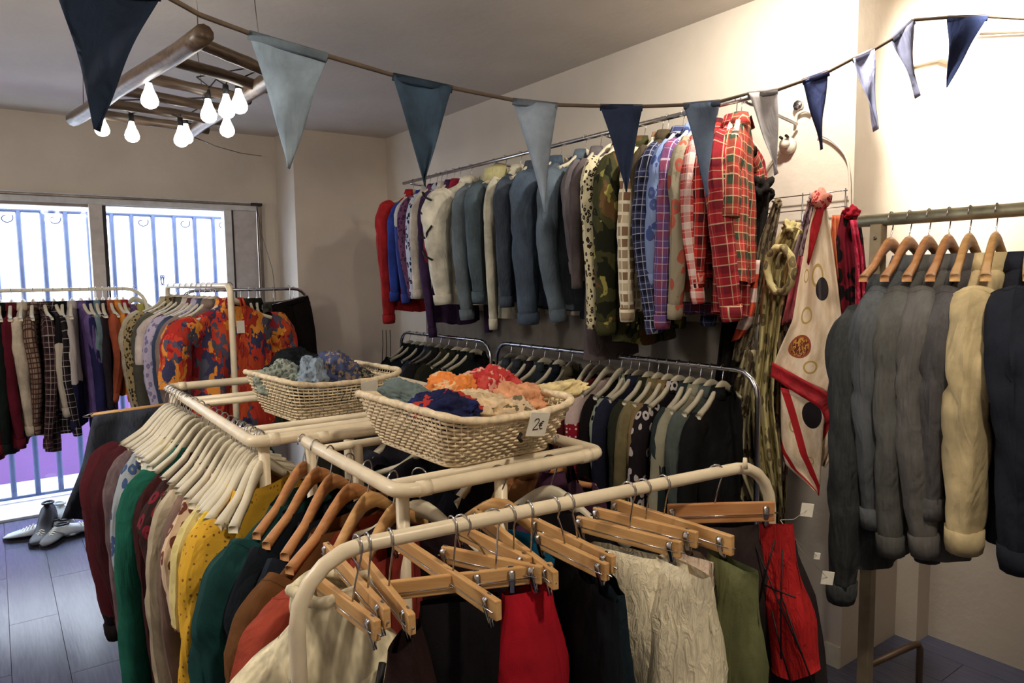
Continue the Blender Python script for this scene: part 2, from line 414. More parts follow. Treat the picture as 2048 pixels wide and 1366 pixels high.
# ------------------------------------------------------------------ garments
def lerp_levels(L, n):
    """L: [(t, ...)] piecewise linear, returns n samples incl. ends with more near the top"""
    out = []
    for i in range(n):
        t_ = (i/(n-1))**1.35
        z = L[0][0]+(L[-1][0]-L[0][0])*t_
        for a, b in zip(L, L[1:]):
            if a[0] >= z >= b[0]:
                k = (z-a[0])/(b[0]-a[0]) if b[0] != a[0] else 0; break
        out.append([z]+[a[q]+(b[q]-a[q])*k for q in range(1, len(a))])
    return out
def loft(L, nu, nv, seed, wave=.02, freq=14, pw=.75, flare=0, wr=.006):
    lv = lerp_levels(L, nv); P = []; UVs = []
    z0 = lv[0][0]; zl = lv[-1][0]
    for (z, w, t_) in lv:
        rp = min(1, max(0, (z0-z-.08)/.35))
        for i in range(nu+1):
            th = 2*math.pi*(i % nu)/nu+math.pi/2; c_, s_ = math.cos(th), math.sin(th)
            x = w*math.copysign(abs(c_)**pw, c_); y = t_*math.copysign(abs(s_)**.8, s_)
            UVs.append(((i/nu-.5)*4*w, z))
            y += wave*rp*(noise.noise((x*freq+seed*3.1, z*1.2, seed))+.5*math.sin(x*freq*2.3+seed+z*1.5+2*noise.noise((seed, z*2, x*3))))
            x *= 1+.05*rp*noise.noise((z*4, seed, 2.2))
            nn = .5-abs(noise.noise((x*11+seed, y*11, z*5)))*1.6
            x += wr*nn*abs(c_); y += wr*1.6*nn*math.copysign(1, s_)
            zz = z+(.012*rp*noise.noise((x*8, seed, 1))+ (.018*abs(x)/max(w, .01) if z == zl else 0))*1
            P.append((x, y, zz))
    m_ = MB(); m_.grid(P, nu+1, nv); m_.uvl = UVs; return m_, P

def sleeve_mesh(side, sh, path, radii, nu, nv, seed, wr=.006):
    pts = [Vector(p_) for p_ in path]
    m_ = MB(); P = []; UVs = []
    segs = len(pts)-1; L_ = 0; pc = None
    for j in range(nv):
        t_ = j/(nv-1)*segs; k = min(int(t_), segs-1); q = t_-k
        p0 = pts[max(k-1, 0)]; p1 = pts[k]; p2 = pts[k+1]; p3 = pts[min(k+2, segs)]
        c_ = .5*((2*p1)+(p2-p0)*q+(2*p0-5*p1+4*p2-p3)*q*q+(-p0+3*p1-3*p2+p3)*q**3)
        d_ = (p2-p1).normalized()
        if pc is not None: L_ += (c_-pc).length
        pc = c_
        ra = radii[k][0]*(1-q)+radii[k+1][0]*q; rb = radii[k][1]*(1-q)+radii[k+1][1]*q
        a = Vector((0,1,0)); b = d_.cross(a).normalized(); a = b.cross(d_)
        fr = j/(nv-1)
        for i in range(nu+1):
            th = 2*math.pi*(i % nu)/nu+(0 if side > 0 else math.pi)
            # diagonal creases, strongest round the elbow and the armpit
            ph = c_.z*24+math.sin(th+seed)*2.6+seed*5
            cr = (1-abs(math.sin(ph+1.5*noise.noise((th, c_.z*9, seed)))))**2
            n_ = noise.noise((math.cos(th)*1.5+seed, math.sin(th)*1.5, c_.z*8))
            rr = 1+(wr*(n_*20-cr*24*(.4+.6*math.exp(-((fr-.55)/.16)**2)))+.17*noise.noise((math.cos(th)*2.4+seed*7, math.sin(th)*2.4, c_.z*2.2)))*min(1, j/2)
            P.append(c_+b*(ra*rr*math.cos(th))+a*(rb*rr*math.sin(th))); UVs.append((i/nu*.3, -L_))
    m_.grid(P, nu+1, nv); m_.uvl = UVs
    base = (nv-1)*(nu+1); m_.f.append(tuple(base+i for i in range(nu)))
    return m_, c_, d_

_tcat = {'shirt': 'shirt', 'jacket': 'jacket', 'coat': 'coat', 'tee': 'shirt', 'top': 'top', 'dress': 'dress', 'vest': 'vest', 'sweater': 'sweater'}
_gid = [0]
def garment(typ, mat, loc, rz, label, group=None, L=.68, sl=None, hw=.205, th=.032, neck=.075, drop=0, hi=False, name=None,
            mat2=None, sr=.05, bulge=1.0, tilt=0, wave=.018, out=.0, col=True, swing=0, extra=None):
    _gid[0] += 1; seed = _gid[0]*1.37; rnd = random.Random(_gid[0])
    g = thing(name or {'tee': 'shirt'}.get(typ, typ), label, _tcat[typ], loc, rz, group); g.rotation_euler = (swing, tilt, rz)
    nu, nv = (64, 34) if hi else (26, 16)
    zt = -.098-drop; k = hw/.205
    Ls = [(zt, neck, th*.9), (zt-.025, max(neck+.015, .12*k), th*.85), (zt-.045, max(neck+.03, .165*k), th*.8), (zt-.065, .2*k, th*.75), (zt-.2, .19*k, th*1.1*bulge),
          (zt-L*.6, .185*k+out*.5, th*1.15*bulge), (zt-L, .195*k+out, th*1.2*bulge)]
    if typ in ('top', 'vest'): Ls[3] = (zt-.065, .17*k, th*.75)
    b, P = loft(Ls, nu, nv, seed, wave=wave, wr=.009 if hi else .006)
    b.build('body', mat, g)
    sm = mat2 or mat
    if typ not in ('top', 'vest') :
        if sl is None: sl = {'tee': .24, 'jacket': .56, 'coat': .6, 'dress': .56}.get(typ, .57)
        for s_ in (-1, 1):
            j = rnd.uniform(-.02, .02); bend = rnd.uniform(-.03, .05)
            x0 = .165*k; x1 = .235*k
            path = [(s_*x0, 0, zt-.078), (s_*x1, -.004, zt-.155), (s_*(x1+.018), -.008+j, zt-.06-sl*.52), (s_*(x1-.004), -.02+j+bend, zt-.06-sl)]
            if typ == 'tee': path = [(s_*x0, 0, zt-.085), (s_*x1, -.004, zt-.135), (s_*(x1+.03), -.01, zt-.06-sl*.6), (s_*(x1+.035), -.01, zt-.06-sl)]
            rad = [(.058, th*1.1), (sr*1.12, sr*.92), (sr*.92, sr*.76), (sr*.64, sr*.55)]
            if typ == 'tee': rad[2] = (sr*1.0, sr*.75); rad[3] = (sr*1.05, sr*.75)
            s2, ce, di = sleeve_mesh(s_, 0, path, rad, 24 if hi else 14, 36 if hi else 22, seed+s_, .0095 if hi else .0075)
            so = s2.build('sleeve', sm, g)
            if typ == 'jacket':
                rg = [Vector(s2.v[3*((24 if hi else 14)+1)+q_]) for q_ in range(24 if hi else 14)]
                am = MB(); am.tube(rg, .0022, 4, closed=True); am.build('armhole_seam', sm, so)
            if typ in ('jacket', 'coat', 'shirt', 'sweater') and sl > .4:
                cu = MB(); d2 = di*.045
                cu.tube([ce-di*.012, ce+d2*.5, ce+d2], [(sr*.74, sr*.64), (sr*.74, sr*.64), (sr*.68, sr*.58)], 12, side=b.__class__ and Vector((1,0,0)))
                cu.build('cuff', sm, so)
    if col and typ in ('shirt', 'jacket', 'coat', 'tee'):
        # stand-and-fall collar, open at the front (-y)
        P = []; nc = 17
        for (rz_, rw, dz) in ((1.0, 0, -.012), (.92, .0, .026), (1.0, .008, .034), (1.2, .022, -.012)):
            for i in range(nc):
                a_ = R(-62+i*(304/(nc-1)))
                P.append(((neck*.82*rz_+rw*.3)*math.cos(a_), (th*.95*rz_+rw*.5)*math.sin(a_), zt+.004+dz))
        cm = MB(); cm.grid(P, nc, 4); cm.build('collar', sm, g, solid=.004)
    if typ in ('jacket', 'coat', 'shirt') and (hi or typ == 'jacket'):
        pl = MB(); pts = []
        for i in range(9):
            z = zt-.03-(L-.05)*i/8
            kk = min(range(len(b.v)), key=lambda q: (abs(b.v[q][2]-z)*2+abs(b.v[q][0]-.01)+ (1 if b.v[q][1] > 0 else 0)))
            pts.append((b.v[kk][0], b.v[kk][1]-.002, z))
        pl.tube(pts, [(.014, .0025)]*9, 6, side=Vector((1,0,0))); pl.build('placket', sm, g)
    if extra: extra(g, b, zt, L, th, hw)
    return g

def rail_set(specs, fixed, along, gname):
    pass
# ------------------------------------------------------------------ garments on the long upper wall rail
def C(*a): return a
XU, ZU = 2.33, 2.262
def yU(px): return at(px, 500, x=XU-.23).y
WHITE_H = 'white'
def place(typ, mat, pos, rz, short, where, hstyle='white', group=None, hgroup=None, railr=.014, hlabel=None, hanger_on=True, hz=None, **kw):
    loc = pos
    garment(typ, mat, loc, rz, (short+' '+where).strip(), group, **kw)
    if hanger_on:
        word = {'white': 'white', 'wood': 'pale wooden', 'amber': 'amber wooden', 'grey': 'grey plastic', 'wire': 'thin wire'}[hstyle]
        hanger(hstyle, loc, rz, f'{word} hanger carrying the {short}', hgroup, railr, kw.get('tilt', 0))

def zips(g, b, zt, L, th, hw):
    for (za, zb, ya, yb) in ((-.22, -.17, -.05, .03), (-.36, -.43, -.05, .0), (-.43, -.40, 0, .05), (-.55, -.50, -.045, .04), (-.30, -.27, .0, .045)):
        m_ = MB(); m_.tube([(-.318, ya, za), (-.336, (ya+yb)/2, (za+zb)/2-.004), (-.318, yb, zb)], [(.006, .009)]*3, 6); m_.build('zip', M_black, g)
def sherpa(g, b, zt, L, th, hw):
    m_ = MB(); P = []
    for (rz_, dz) in ((.9, .0), (1.2, .05), (1.9, .03), (2.0, -.03)):
        for i in range(15):
            a_ = R(-60+i*300/14); P.append((.075*rz_*math.cos(a_), .045*rz_*math.sin(a_), zt+dz-.01*(rz_-1)*abs(math.cos(a_))))
    m_.grid(P, 15, 4); o = m_.build('fleece_collar', fabric('fur', C(206, 198, 142)), g, solid=.012); o['label'] = 'cream fleece collar'

whereU = 'on the upper wall rail'
upper = [
 ('shirt', 772, fabric('plain', C(172, 34, 38)), 'plain red long shirt', 'at the far end of the upper wall rail', dict(L=.78, sl=.74, sr=.06)),
 ('shirt', 792, fabric('plain', C(44, 66, 150)), 'royal blue shirt', 'beside the red shirt on the upper rail', dict(L=.66, drop=.02)),
 ('shirt', 803, fabric('blocks', C(186, 180, 176), C(52, 66, 140), -.3, 0), 'white and blue sports shirt', 'near the red one on the upper rail', dict(L=.64, sl=.6)),
 ('shirt', 815, fabric('leopard', C(104, 62, 92), C(56, 36, 70), 30), 'mottled plum shirt', 'under the pennant tip on the upper rail', dict(L=.62)),
 ('shirt', 828, fabric('leopard', C(186, 190, 206), C(36, 44, 86), 24), 'navy and white printed shirt', 'on the upper rail near the corner', dict(L=.66)),
 ('shirt', 841, fabric('plain', C(196, 186, 172)), 'narrow off white shirt', 'behind the white zipped jacket', dict(L=.72)),
 ('shirt', 852, fabric('plain', C(66, 44, 80)), 'dark purple long shirt', 'just behind the white zipped jacket', dict(L=.84, sl=.8, sr=.038)),
 ('shirt', 862, fabric('plain', C(150, 36, 58)), 'crimson shirt', 'squeezed behind the white zipped jacket', dict(L=.5, sl=.4)),
 ('jacket', 882, fabric('plain', C(222, 216, 196)), 'white jacket with black zips', 'on the upper wall rail', dict(L=.72, sl=.60, sr=.083, th=.05, extra=zips, swing=0)),
 ('jacket', 925, fabric('denim', C(104, 126, 142)), 'pale blue denim jacket', 'before the white zipped jacket', dict(L=.72, sl=.68, sr=.06)),
 ('jacket', 955, fabric('denim', C(70, 98, 114)), 'teal denim jacket with cream fleece collar', 'on the upper rail', dict(L=.66, sr=.06, sl=.58, extra=sherpa, col=False)),
 ('jacket', 985, fabric('plain', C(196, 192, 172)), 'cream shirt jacket', 'peeping out below the dark denim jackets', dict(L=.78, sl=.72, sr=.035)),
 ('jacket', 1012, fabric('denim', C(44, 62, 88)), 'dark indigo denim jacket', 'on the upper wall rail', dict(L=.7, sl=.6, sr=.058)),
 ('jacket', 1052, fabric('denim', C(58, 86, 122)), 'mid blue denim jacket', 'on the upper wall rail behind the palest pennant', dict(L=.72, sl=.68, sr=.078, th=.045, hw=.21)),
 ('jacket', 1106, fabric('denim', C(84, 110, 134)), 'washed blue denim jacket', 'nearest the grey shirts', dict(L=.72, sl=.66, sr=.06)),
 ('shirt', 1140, fabric('plain', C(104, 98, 102)), 'plain grey shirt', 'beside the washed denim jacket', dict(L=.6, sl=.44)),
 ('dress', 1155, fabric('plain', C(92, 82, 84)), 'long taupe grey dress', 'hanging lowest on the upper wall rail', dict(L=.95, sl=.55, sr=.04)),
 ('shirt', 1180, fabric('leopard', C(206, 196, 160), C(46, 38, 32), 38), 'cream and black animal print blouse', 'on the upper wall rail', dict(L=.74, sl=.68, sr=.046)),
 ('jacket', 1217, fabric('camo', 9), 'green camouflage jacket', 'on the upper wall rail', dict(L=.86, sl=.7, sr=.07, th=.045)),
 ('shirt', 1258, fabric('check', C(206, 192, 158), C(118, 82, 58), C(226, 216, 190), 9), 'cream and brown checked shirt', 'on the upper wall rail', dict(L=.72, sl=.64, sr=.048)),
 ('shirt', 1276, fabric('plain', C(70, 60, 44)), 'dark olive shirt', 'behind the navy plaid shirt', dict(L=.66, sl=.5, sr=.035)),
 ('shirt', 1300, fabric('plaid', C(52, 58, 96), C(20, 22, 38), C(196, 198, 214), 15), 'navy and white plaid shirt', 'on the upper wall rail', dict(L=.72, sl=.68, sr=.053)),
 ('shirt', 1325, fabric('leopard', C(120, 140, 186), C(66, 82, 140), 14), 'cloudy light blue shirt', 'between the navy and purple plaid shirts', dict(L=.62, sl=.5)),
 ('shirt', 1335, fabric('plaid', C(92, 70, 130), C(134, 62, 90), C(210, 196, 214), 13), 'purple and pink plaid shirt', 'on the upper wall rail', dict(L=.72, sl=.66, sr=.05)),
 ('shirt', 1358, fabric('leopard', C(148, 138, 116), C(172, 82, 66), 12), 'tan shirt with faded red flowers', 'on the upper wall rail', dict(L=.68, sl=.62, sr=.045)),
 ('shirt', 1377, fabric('plaid', C(196, 60, 56), C(214, 190, 182), C(232, 222, 214), 14), 'red and white plaid shirt', 'on the upper wall rail', dict(L=.62, sl=.56, sr=.04)),
 ('shirt', 1393, fabric('plaid', C(196, 46, 38), C(70, 22, 26), C(222, 196, 180), 10), 'orange red plaid shirt', 'on the upper wall rail', dict(L=.58, sl=.5, sr=.04)),
 ('shirt', 1426, fabric('plaid', C(168, 36, 44), C(110, 26, 36), C(206, 190, 150), 11), 'large red tartan shirt', 'near the front of the upper rail', dict(L=.72, sl=.62, sr=.062, th=.04)),
 ('tee', 1446, fabric('plaid', C(176, 52, 46), C(52, 66, 48), C(212, 196, 150), 12), 'red and green tartan shirt', 'at the near end of the upper rail', dict(L=.6, sl=.3, sr=.05, hw=.175)),
]
rnd = random.Random(5)
for iu, (ty, px, mt, sh, wh, kw) in enumerate(upper):
    hs = 'wire' if px in (792, 828, 862, 1276, 1393) else 'white'
    ra = R(rnd.uniform(4, 14)+(14 if iu >= len(upper)-4 else 0))
    place(ty, mt, (XU+rnd.uniform(-.01, .01), yU(px)+.22*math.sin(ra), ZU), ra, sh, wh, hs, 'clothes on the upper wall rail', 'hangers on the upper wall rail', railr=.011, **kw)
# the rail with its wall brackets
ur = thing('wall_rail', 'slim chrome clothes rail high on the white wall behind the bunting', 'clothes rail', (XU, 2.9, ZU))
m = MB(); m.tube([(0, -1.28, 0), (0, 1.55, 0)], .0105, 8); m.build('rail', M_chrome, ur)
for yy in (-1.2, -.45, .45, 1.45):
    m = MB(); m.tube([(0, yy, -.012), (.1, yy, -.02), (.345, yy, -.055)], .007, 6); m.tube([(.345, yy, .02), (.36, yy, .02)], .02, 8); m.build('bracket', M_chrome, ur)

# ------------------------------------------------------------------ lower wall rails
ZL = 1.235; XL = 2.33
for nm, y0, y1, wh in (('left', 3.42, 4.55, 'the dark jackets next to the corner'), ('right', 1.62, 3.36, 'the jackets next to the scarves')):
    lr = thing('garment_rack', 'low chrome rack holding '+wh, 'clothes rack', (XL, (y0+y1)/2, 0))
    h = (y1-y0)/2
    pts = [(0, -h, 0), (0, -h, ZL-.1)]+[(0, -h+.1-.1*math.cos(a_), ZL-.1+.1*math.sin(a_)) for a_ in (R(22), R(45), R(68), R(90))]
    pts += [(0, h-.1+.1*math.sin(a_), ZL-.1+.1*math.cos(a_)) for a_ in (0, R(22), R(45), R(68), R(90))]+[(0, h, 0)]
    m = MB(); m.tube(pts, .011, 8); m.build('frame', M_chrome, lr)
    for s_ in (-h, h):
        m = MB(); m.tube([(-.2, s_, .015), (.2, s_, .015)], .012, 6); m.build('foot', M_chrome, lr)
lowfar = [
 ('jacket', 'plain', C(18, 22, 26), 'black jacket', 'nearest the corner on the low rail', 'white'),
 ('jacket', 'plain', C(24, 34, 38), 'blackish green jacket', 'second from the corner, low rail', 'white'),
 ('jacket', 'plain', C(22, 28, 44), 'midnight blue jacket', 'third from the corner, low rail', 'white'),
 ('jacket', 'denim', C(26, 36, 56), 'inky blue denim jacket', 'between midnight blue and charcoal jackets, low rail', 'grey'),
 ('jacket', 'plain', C(36, 34, 36), 'charcoal jacket', 'before the olive one, low rail', 'grey'),
 ('coat', 'plain', C(54, 54, 36), 'olive coat', 'among the dark jackets of the low rail', 'grey'),
 ('jacket', 'plain', C(38, 40, 30), 'dark moss jacket', 'beside the olive coat, low rail', 'white'),
 ('jacket', 'plain', C(20, 26, 30), 'plain black jacket with sloping shoulders', 'right of the moss one, low rail', 'white'),
 ('jacket', 'plain', C(26, 34, 34), 'greenish black jacket', 'at the round bend of the low rack', 'white'),
]
for i, (ty, kd, c_, sh, wh, hs) in enumerate(lowfar):
    y_ = 4.42-i*.105
    place(ty, fabric(kd, c_), (XL, y_, ZL), R(rnd.uniform(0, 14)), sh, wh, hs, 'clothes on the low rack by the corner', 'hangers on the low rack by the corner', railr=.011, L=.7, sr=.055, drop=.01, th=.036)
lownear = [
 ('jacket', fabric('denim', C(50, 58, 78)), 'slate denim jacket', 'behind the bright basket, low rail', 'grey', 3.22),
 ('jacket', fabric('denim', C(40, 44, 62)), 'dusky indigo denim jacket', 'beside the slate one, low rail', 'grey', 3.12),
 ('jacket', fabric('plain', C(36, 30, 40)), 'aubergine black jacket', 'after the indigo denim, low rail', 'white', 3.02),
 ('jacket', fabric('denim', C(34, 48, 60)), 'petrol denim jacket', 'over the cream cloth tip, low rail', 'white', 2.92),
 ('jacket', fabric('plain', C(28, 34, 48)), 'dark blue blazer', 'at the gap in the low rail', 'white', 2.80),
 ('coat', fabric('plain', C(86, 80, 62)), 'greyish khaki long coat', 'in the gap of the low rail', 'grey', 2.70),
 ('sweater', fabric('knit', C(58, 22, 24)), 'dark burgundy sweater', 'behind the raglan jersey', 'white', 2.56),
 ('sweater', fabric('plain', C(84, 24, 30)), 'wine red sweater', 'tucked behind the raglan jersey', 'grey', 2.50),
 ('sweater', fabric('blocks', C(196, 172, 166), C(150, 22, 42), -.26, 1), 'pink and red polka dot raglan jersey', 'on the low rail', 'white', 2.43),
 ('sweater', fabric('plain', C(22, 18, 20)), 'black sweater', 'before the dotted jersey, low rail', 'white', 2.35),
 ('shirt', fabric('leopard', C(140, 148, 128), C(20, 26, 28), 20), 'black and sage patterned shirt', 'on the low rail', 'white', 2.29),
 ('shirt', fabric('plain', C(34, 36, 56)), 'blue black long shirt', 'beside the sage patterned one', 'white', 2.24),
 ('shirt', fabric('plain', C(46, 48, 36)), 'army green shirt', 'left of the khaki blouses', 'white', 2.18),
 ('shirt', fabric('plain', C(124, 112, 76)), 'khaki yellow blouse', 'on the low rail', 'white', 2.125),
 ('shirt', fabric('blocks', C(132, 108, 70), C(96, 84, 60), -.45, 1), 'tan blouse with dark dotted hem', 'on the low rail', 'white', 2.07),
 ('shirt', fabric('leopard', C(34, 28, 32), C(196, 186, 184), 16), 'black blouse with white flowers', 'on the low rail', 'white', 2.01),
 ('shirt', fabric('plain', C(44, 54, 54)), 'dark sea green shirt', 'between flowered and pale grey shirts', 'white', 1.95),
 ('shirt', fabric('leopard', C(150, 146, 124), C(84, 96, 86), 6), 'pale grey green tie dyed shirt', 'on the low rail', 'white', 1.895),
 ('shirt', fabric('plain', C(82, 92, 88)), 'smoky grey shirt', 'beside the tie dyed one', 'white', 1.84),
 ('shirt', fabric('plain', C(26, 26, 28)), 'near black shirt', 'just behind the scarves, low rail', 'white', 1.785),
]
for i, (ty, mt, sh, wh, hs, y_) in enumerate(lownear):
    place(ty, mt, (XL, y_, ZL), R(rnd.uniform(2, 12)), sh, wh, hs, 'clothes on the low rack by the scarves', 'hangers on the low rack by the scarves', railr=.011,
          L=.8, sr=.044 if y_ < 2.6 else .055, drop=.012, th=.03, **({'sl': .75} if i > 6 else {}))

# ------------------------------------------------------------------ racks at the glazed door
def u_rack(name, label, a, b, z, mat, r=.011, bend=.12, feet=True, base=None):
    a = Vector(a); b = Vector(b); c_ = (a+b)/2; d_ = (b-a); n_ = d_.normalized(); h = d_.length/2
    rk = thing(name, label, 'clothes rack', (c_.x, c_.y, 0), math.atan2(n_.y, n_.x))
    pts = [(-h, 0, .03), (-h, 0, z-bend)]+[(-h+bend-bend*math.cos(R(q)), 0, z-bend+bend*math.sin(R(q))) for q in (18, 36, 54, 72, 90)]
    pts += [(h-bend+bend*math.sin(R(q)), 0, z-bend+bend*math.cos(R(q))) for q in (0, 18, 36, 54, 72, 90)]+[(h, 0, .03)]
    m_ = MB(); m_.tube(pts, r, 10); m_.build('frame', mat, rk)
    if feet:
        for s_ in (-h, h):
            m_ = MB(); m_.tube([(s_, -.22, .02), (s_, .22, .02)], r, 8); m_.build('foot', mat, rk)
    m_ = MB(); m_.tube([(-h, 0, .14), (h, 0, .14)], r*.8, 8); (m_.build('lower_bar', mat, rk) if feet == 'bar' else None)
    return rk
u_rack('garment_rack', 'thin white rack with blouses and plaid shirts before the glazed door', (-.75, 5.1), (.80, 5.1), 1.572, M_white)
door = [
 (-.30, 'dress', fabric('plain', C(30, 22, 26)), 'black dress', 'at the frame edge before the door', .95),
 (-.22, 'sweater', fabric('knit', C(90, 30, 34)), 'deep red sweater', 'beside the black dress, door rack', .9),
 (-.15, 'dress', fabric('plain', C(24, 20, 24)), 'black pleated dress', 'hanging low on the door rack', .98),
 (-.085, 'sweater', fabric('plain', C(96, 26, 32)), 'brick red tunic', 'before the black pleated dress', .84),
 (-.02, 'shirt', fabric('plain', C(110, 26, 34)), 'long crimson shirt', 'on the door rack left of the black shirt', .86),
 (.035, 'shirt', fabric('plain', C(24, 32, 30)), 'black green shirt', 'between two red ones on the door rack', .84),
 (.09, 'shirt', fabric('plain', C(98, 22, 38)), 'ruby red shirt', 'beside the cream blouse, door rack', .8),
 (.145, 'shirt', fabric('plain', C(204, 188, 164)), 'cream blouse', 'on the door rack', .72),
 (.195, 'shirt', fabric('check', C(110, 84, 70), C(150, 124, 104), C(70, 48, 44), 14), 'brown small checked shirt', 'next to the cream blouse', .72),
 (.245, 'shirt', fabric('plaid', C(74, 48, 48), C(36, 22, 30), C(200, 184, 176), 12), 'maroon plaid shirt', 'on the door rack', .86),
 (.295, 'shirt', fabric('plaid', C(38, 26, 32), C(22, 26, 26), C(206, 196, 196), 10), 'black and white plaid shirt', 'on the door rack', .76),
 (.345, 'shirt', fabric('blocks', C(20, 18, 22), C(186, 174, 158), -.28, 0), 'black topped shirt with beige body', 'on the door rack', .62),
 (.392, 'shirt', fabric('blocks', C(196, 186, 180), C(34, 34, 66), -.52, 0), 'white shirt with navy hem', 'on the door rack', .72),
 (.437, 'shirt', fabric('plain', C(98, 78, 134)), 'lavender purple shirt', 'on the door rack', .66),
 (.482, 'shirt', fabric('plain', C(38, 38, 84)), 'navy blue shirt', 'beside the lavender one', .78),
 (.52, 'shirt', fabric('plain', C(106, 130, 138)), 'grey teal blouse', 'beside the navy shirt, door rack', .5),
 (.556, 'shirt', fabric('plain', C(48, 40, 50)), 'dark slate shirt', 'left of the terracotta blouse', .6),
 (.592, 'shirt', fabric('plain', C(166, 78, 50)), 'terracotta blouse', 'on the door rack', .55),
 (.63, 'shirt', fabric('plain', C(206, 126, 44)), 'mustard orange blouse', 'on the door rack', .56),
 (.668, 'shirt', fabric('plain', C(158, 38, 52)), 'cherry red blouse', 'last full size top on the door rack', .5),
]
for (x_, ty, mt, sh, wh, L_) in door:
    place(ty, mt, (x_, 5.1, 1.572), R(90+rnd.uniform(-14, 6)), sh, wh, 'white', 'clothes on the door rack', 'hangers on the door rack', railr=.011, L=L_, sl=min(L_*.85, .7), sr=.04, th=.026, drop=.01)
place('top', fabric('multi', 14, C(150, 140, 60), C(110, 84, 130), C(190, 180, 90)), (.735, 5.1, 1.572), R(35), 'small yellow and purple top', 'alone at the rounded rack end', 'white', 'clothes on the door rack', 'hangers on the door rack', railr=.011, L=.18, hw=.12, th=.02, hanger_on=False)
hanger('white', (.735, 5.1, 1.572), R(35), 'small white hanger alone at the round bend of the door rack', None, .011, hw=.12)

# middle rack, running away from the viewer; its near upright stands before the bright red shirt
mid = u_rack('garment_rack', 'white rack, its near upright before the flame coloured shirt', (.90, 3.47), (.90, 4.95), 1.585, M_pipe, r=.0145, bend=.05)
midl = [
 (4.86, fabric('plain', C(190, 178, 150)), 'cream cardigan', 'deepest on the rack behind the flame shirt', 'shirt', .7, 0),
 (4.68, fabric('leopard', C(160, 140, 96), C(44, 38, 28), 34), 'brown leopard print blouse', 'at the back of the middle rack', 'shirt', .78, -.02),
 (4.52, fabric('leopard', C(110, 96, 72), C(48, 44, 34), 20), 'dark olive mottled blouse', 'in front of the leopard one', 'shirt', .74, 0),
 (4.36, fabric('plain', C(84, 82, 70)), 'grey olive shirt', 'midway on the middle rack', 'shirt', .74, 0),
 (4.22, fabric('plain', C(196, 182, 172)), 'pale pinkish shirt', 'midway on the middle rack', 'tee', .5, .0),
 (4.10, fabric('plain', C(92, 58, 64)), 'faded maroon shirt', 'behind the lilac patterned one', 'shirt', .7, 0),
 (3.99, fabric('leopard', C(176, 166, 190), C(120, 110, 150), 26), 'lilac patterned shirt', 'behind the deep blue shirt', 'shirt', .6, 0),
 (3.87, fabric('denim', C(38, 62, 116)), 'deep blue shirt', 'right behind the flame coloured shirt', 'shirt', .7, 0),
 (3.77, fabric('plain', C(128, 108, 100)), 'dusty taupe shirt', 'half hidden by the flame coloured shirt', 'shirt', .6, .01),
]
for (y_, mt, sh, wh, ty, L_, tl) in midl:
    place(ty, mt, (.90, y_, 1.585), R(rnd.uniform(16, 24)), sh, wh, 'white', 'clothes on the middle rack', 'hangers on the middle rack', railr=.0145, L=L_, sr=.055, th=.04, drop=.005, hw=.225)
flame = fabric('multi', 13, C(186, 44, 36), C(202, 76, 40), C(60, 60, 96), C(226, 140, 50), C(150, 34, 44), C(206, 60, 44), C(84, 84, 104), C(170, 50, 36))
def tagcard(g, b, zt, L, th, hw):
    m_ = MB(); m_.box((-.012, -.062, zt-.13), (.03, -.059, zt-.07)); m_.build('price_tag', M_card, g, smooth=False)
place('tee', flame, (.93, 3.60, 1.585), R(20), 'flame patterned red, orange and blue shirt', 'facing out behind the white upright', 'white', None, None, railr=.0145, L=.62, sl=.30, sr=.075, hw=.235, th=.05, hi=True, extra=tagcard)

# dark rack in the corner right of the door
u_rack('garment_rack', 'chrome rack with dark trousers in the corner beside the door', (1.0, 5.1), (1.86, 5.1), 1.55, M_chrome, bend=.1)
darks = [
 (1.16, fabric('plain', C(120, 126, 120)), 'light grey shirt', 'first on the dark corner rack', 'shirt', .5), (1.22, fabric('plain', C(40, 20, 26)), 'dark maroon shirt', 'on the corner rack', 'shirt', .6),
 (1.28, fabric('plain', C(26, 24, 22)), 'black blouse', 'beside the maroon shirt, corner rack', 'shirt', .7), (1.335, fabric('plain', C(84, 20, 30)), 'scarlet black shirt', 'on the corner rack', 'shirt', .5),
 (1.39, fabric('plain', C(20, 20, 20)), 'jet black shirt', 'midway along the corner rack', 'shirt', .8), (1.445, fabric('plain', C(40, 34, 26)), 'brown black blouse', 'midway along the corner rack', 'shirt', .8),
 (1.50, fabric('plain', C(30, 30, 28)), 'sooty shirt', 'beside the grey striped trousers', 'shirt', .8),
]
for (x_, mt, sh, wh, ty, L_) in darks:
    place(ty, mt, (x_, 5.1, 1.55), R(90+rnd.uniform(-25, -8)), sh, wh, 'white', 'clothes on the corner rack', 'hangers on the corner rack', railr=.011, L=L_, sr=.04, th=.028, sl=L_*.8)

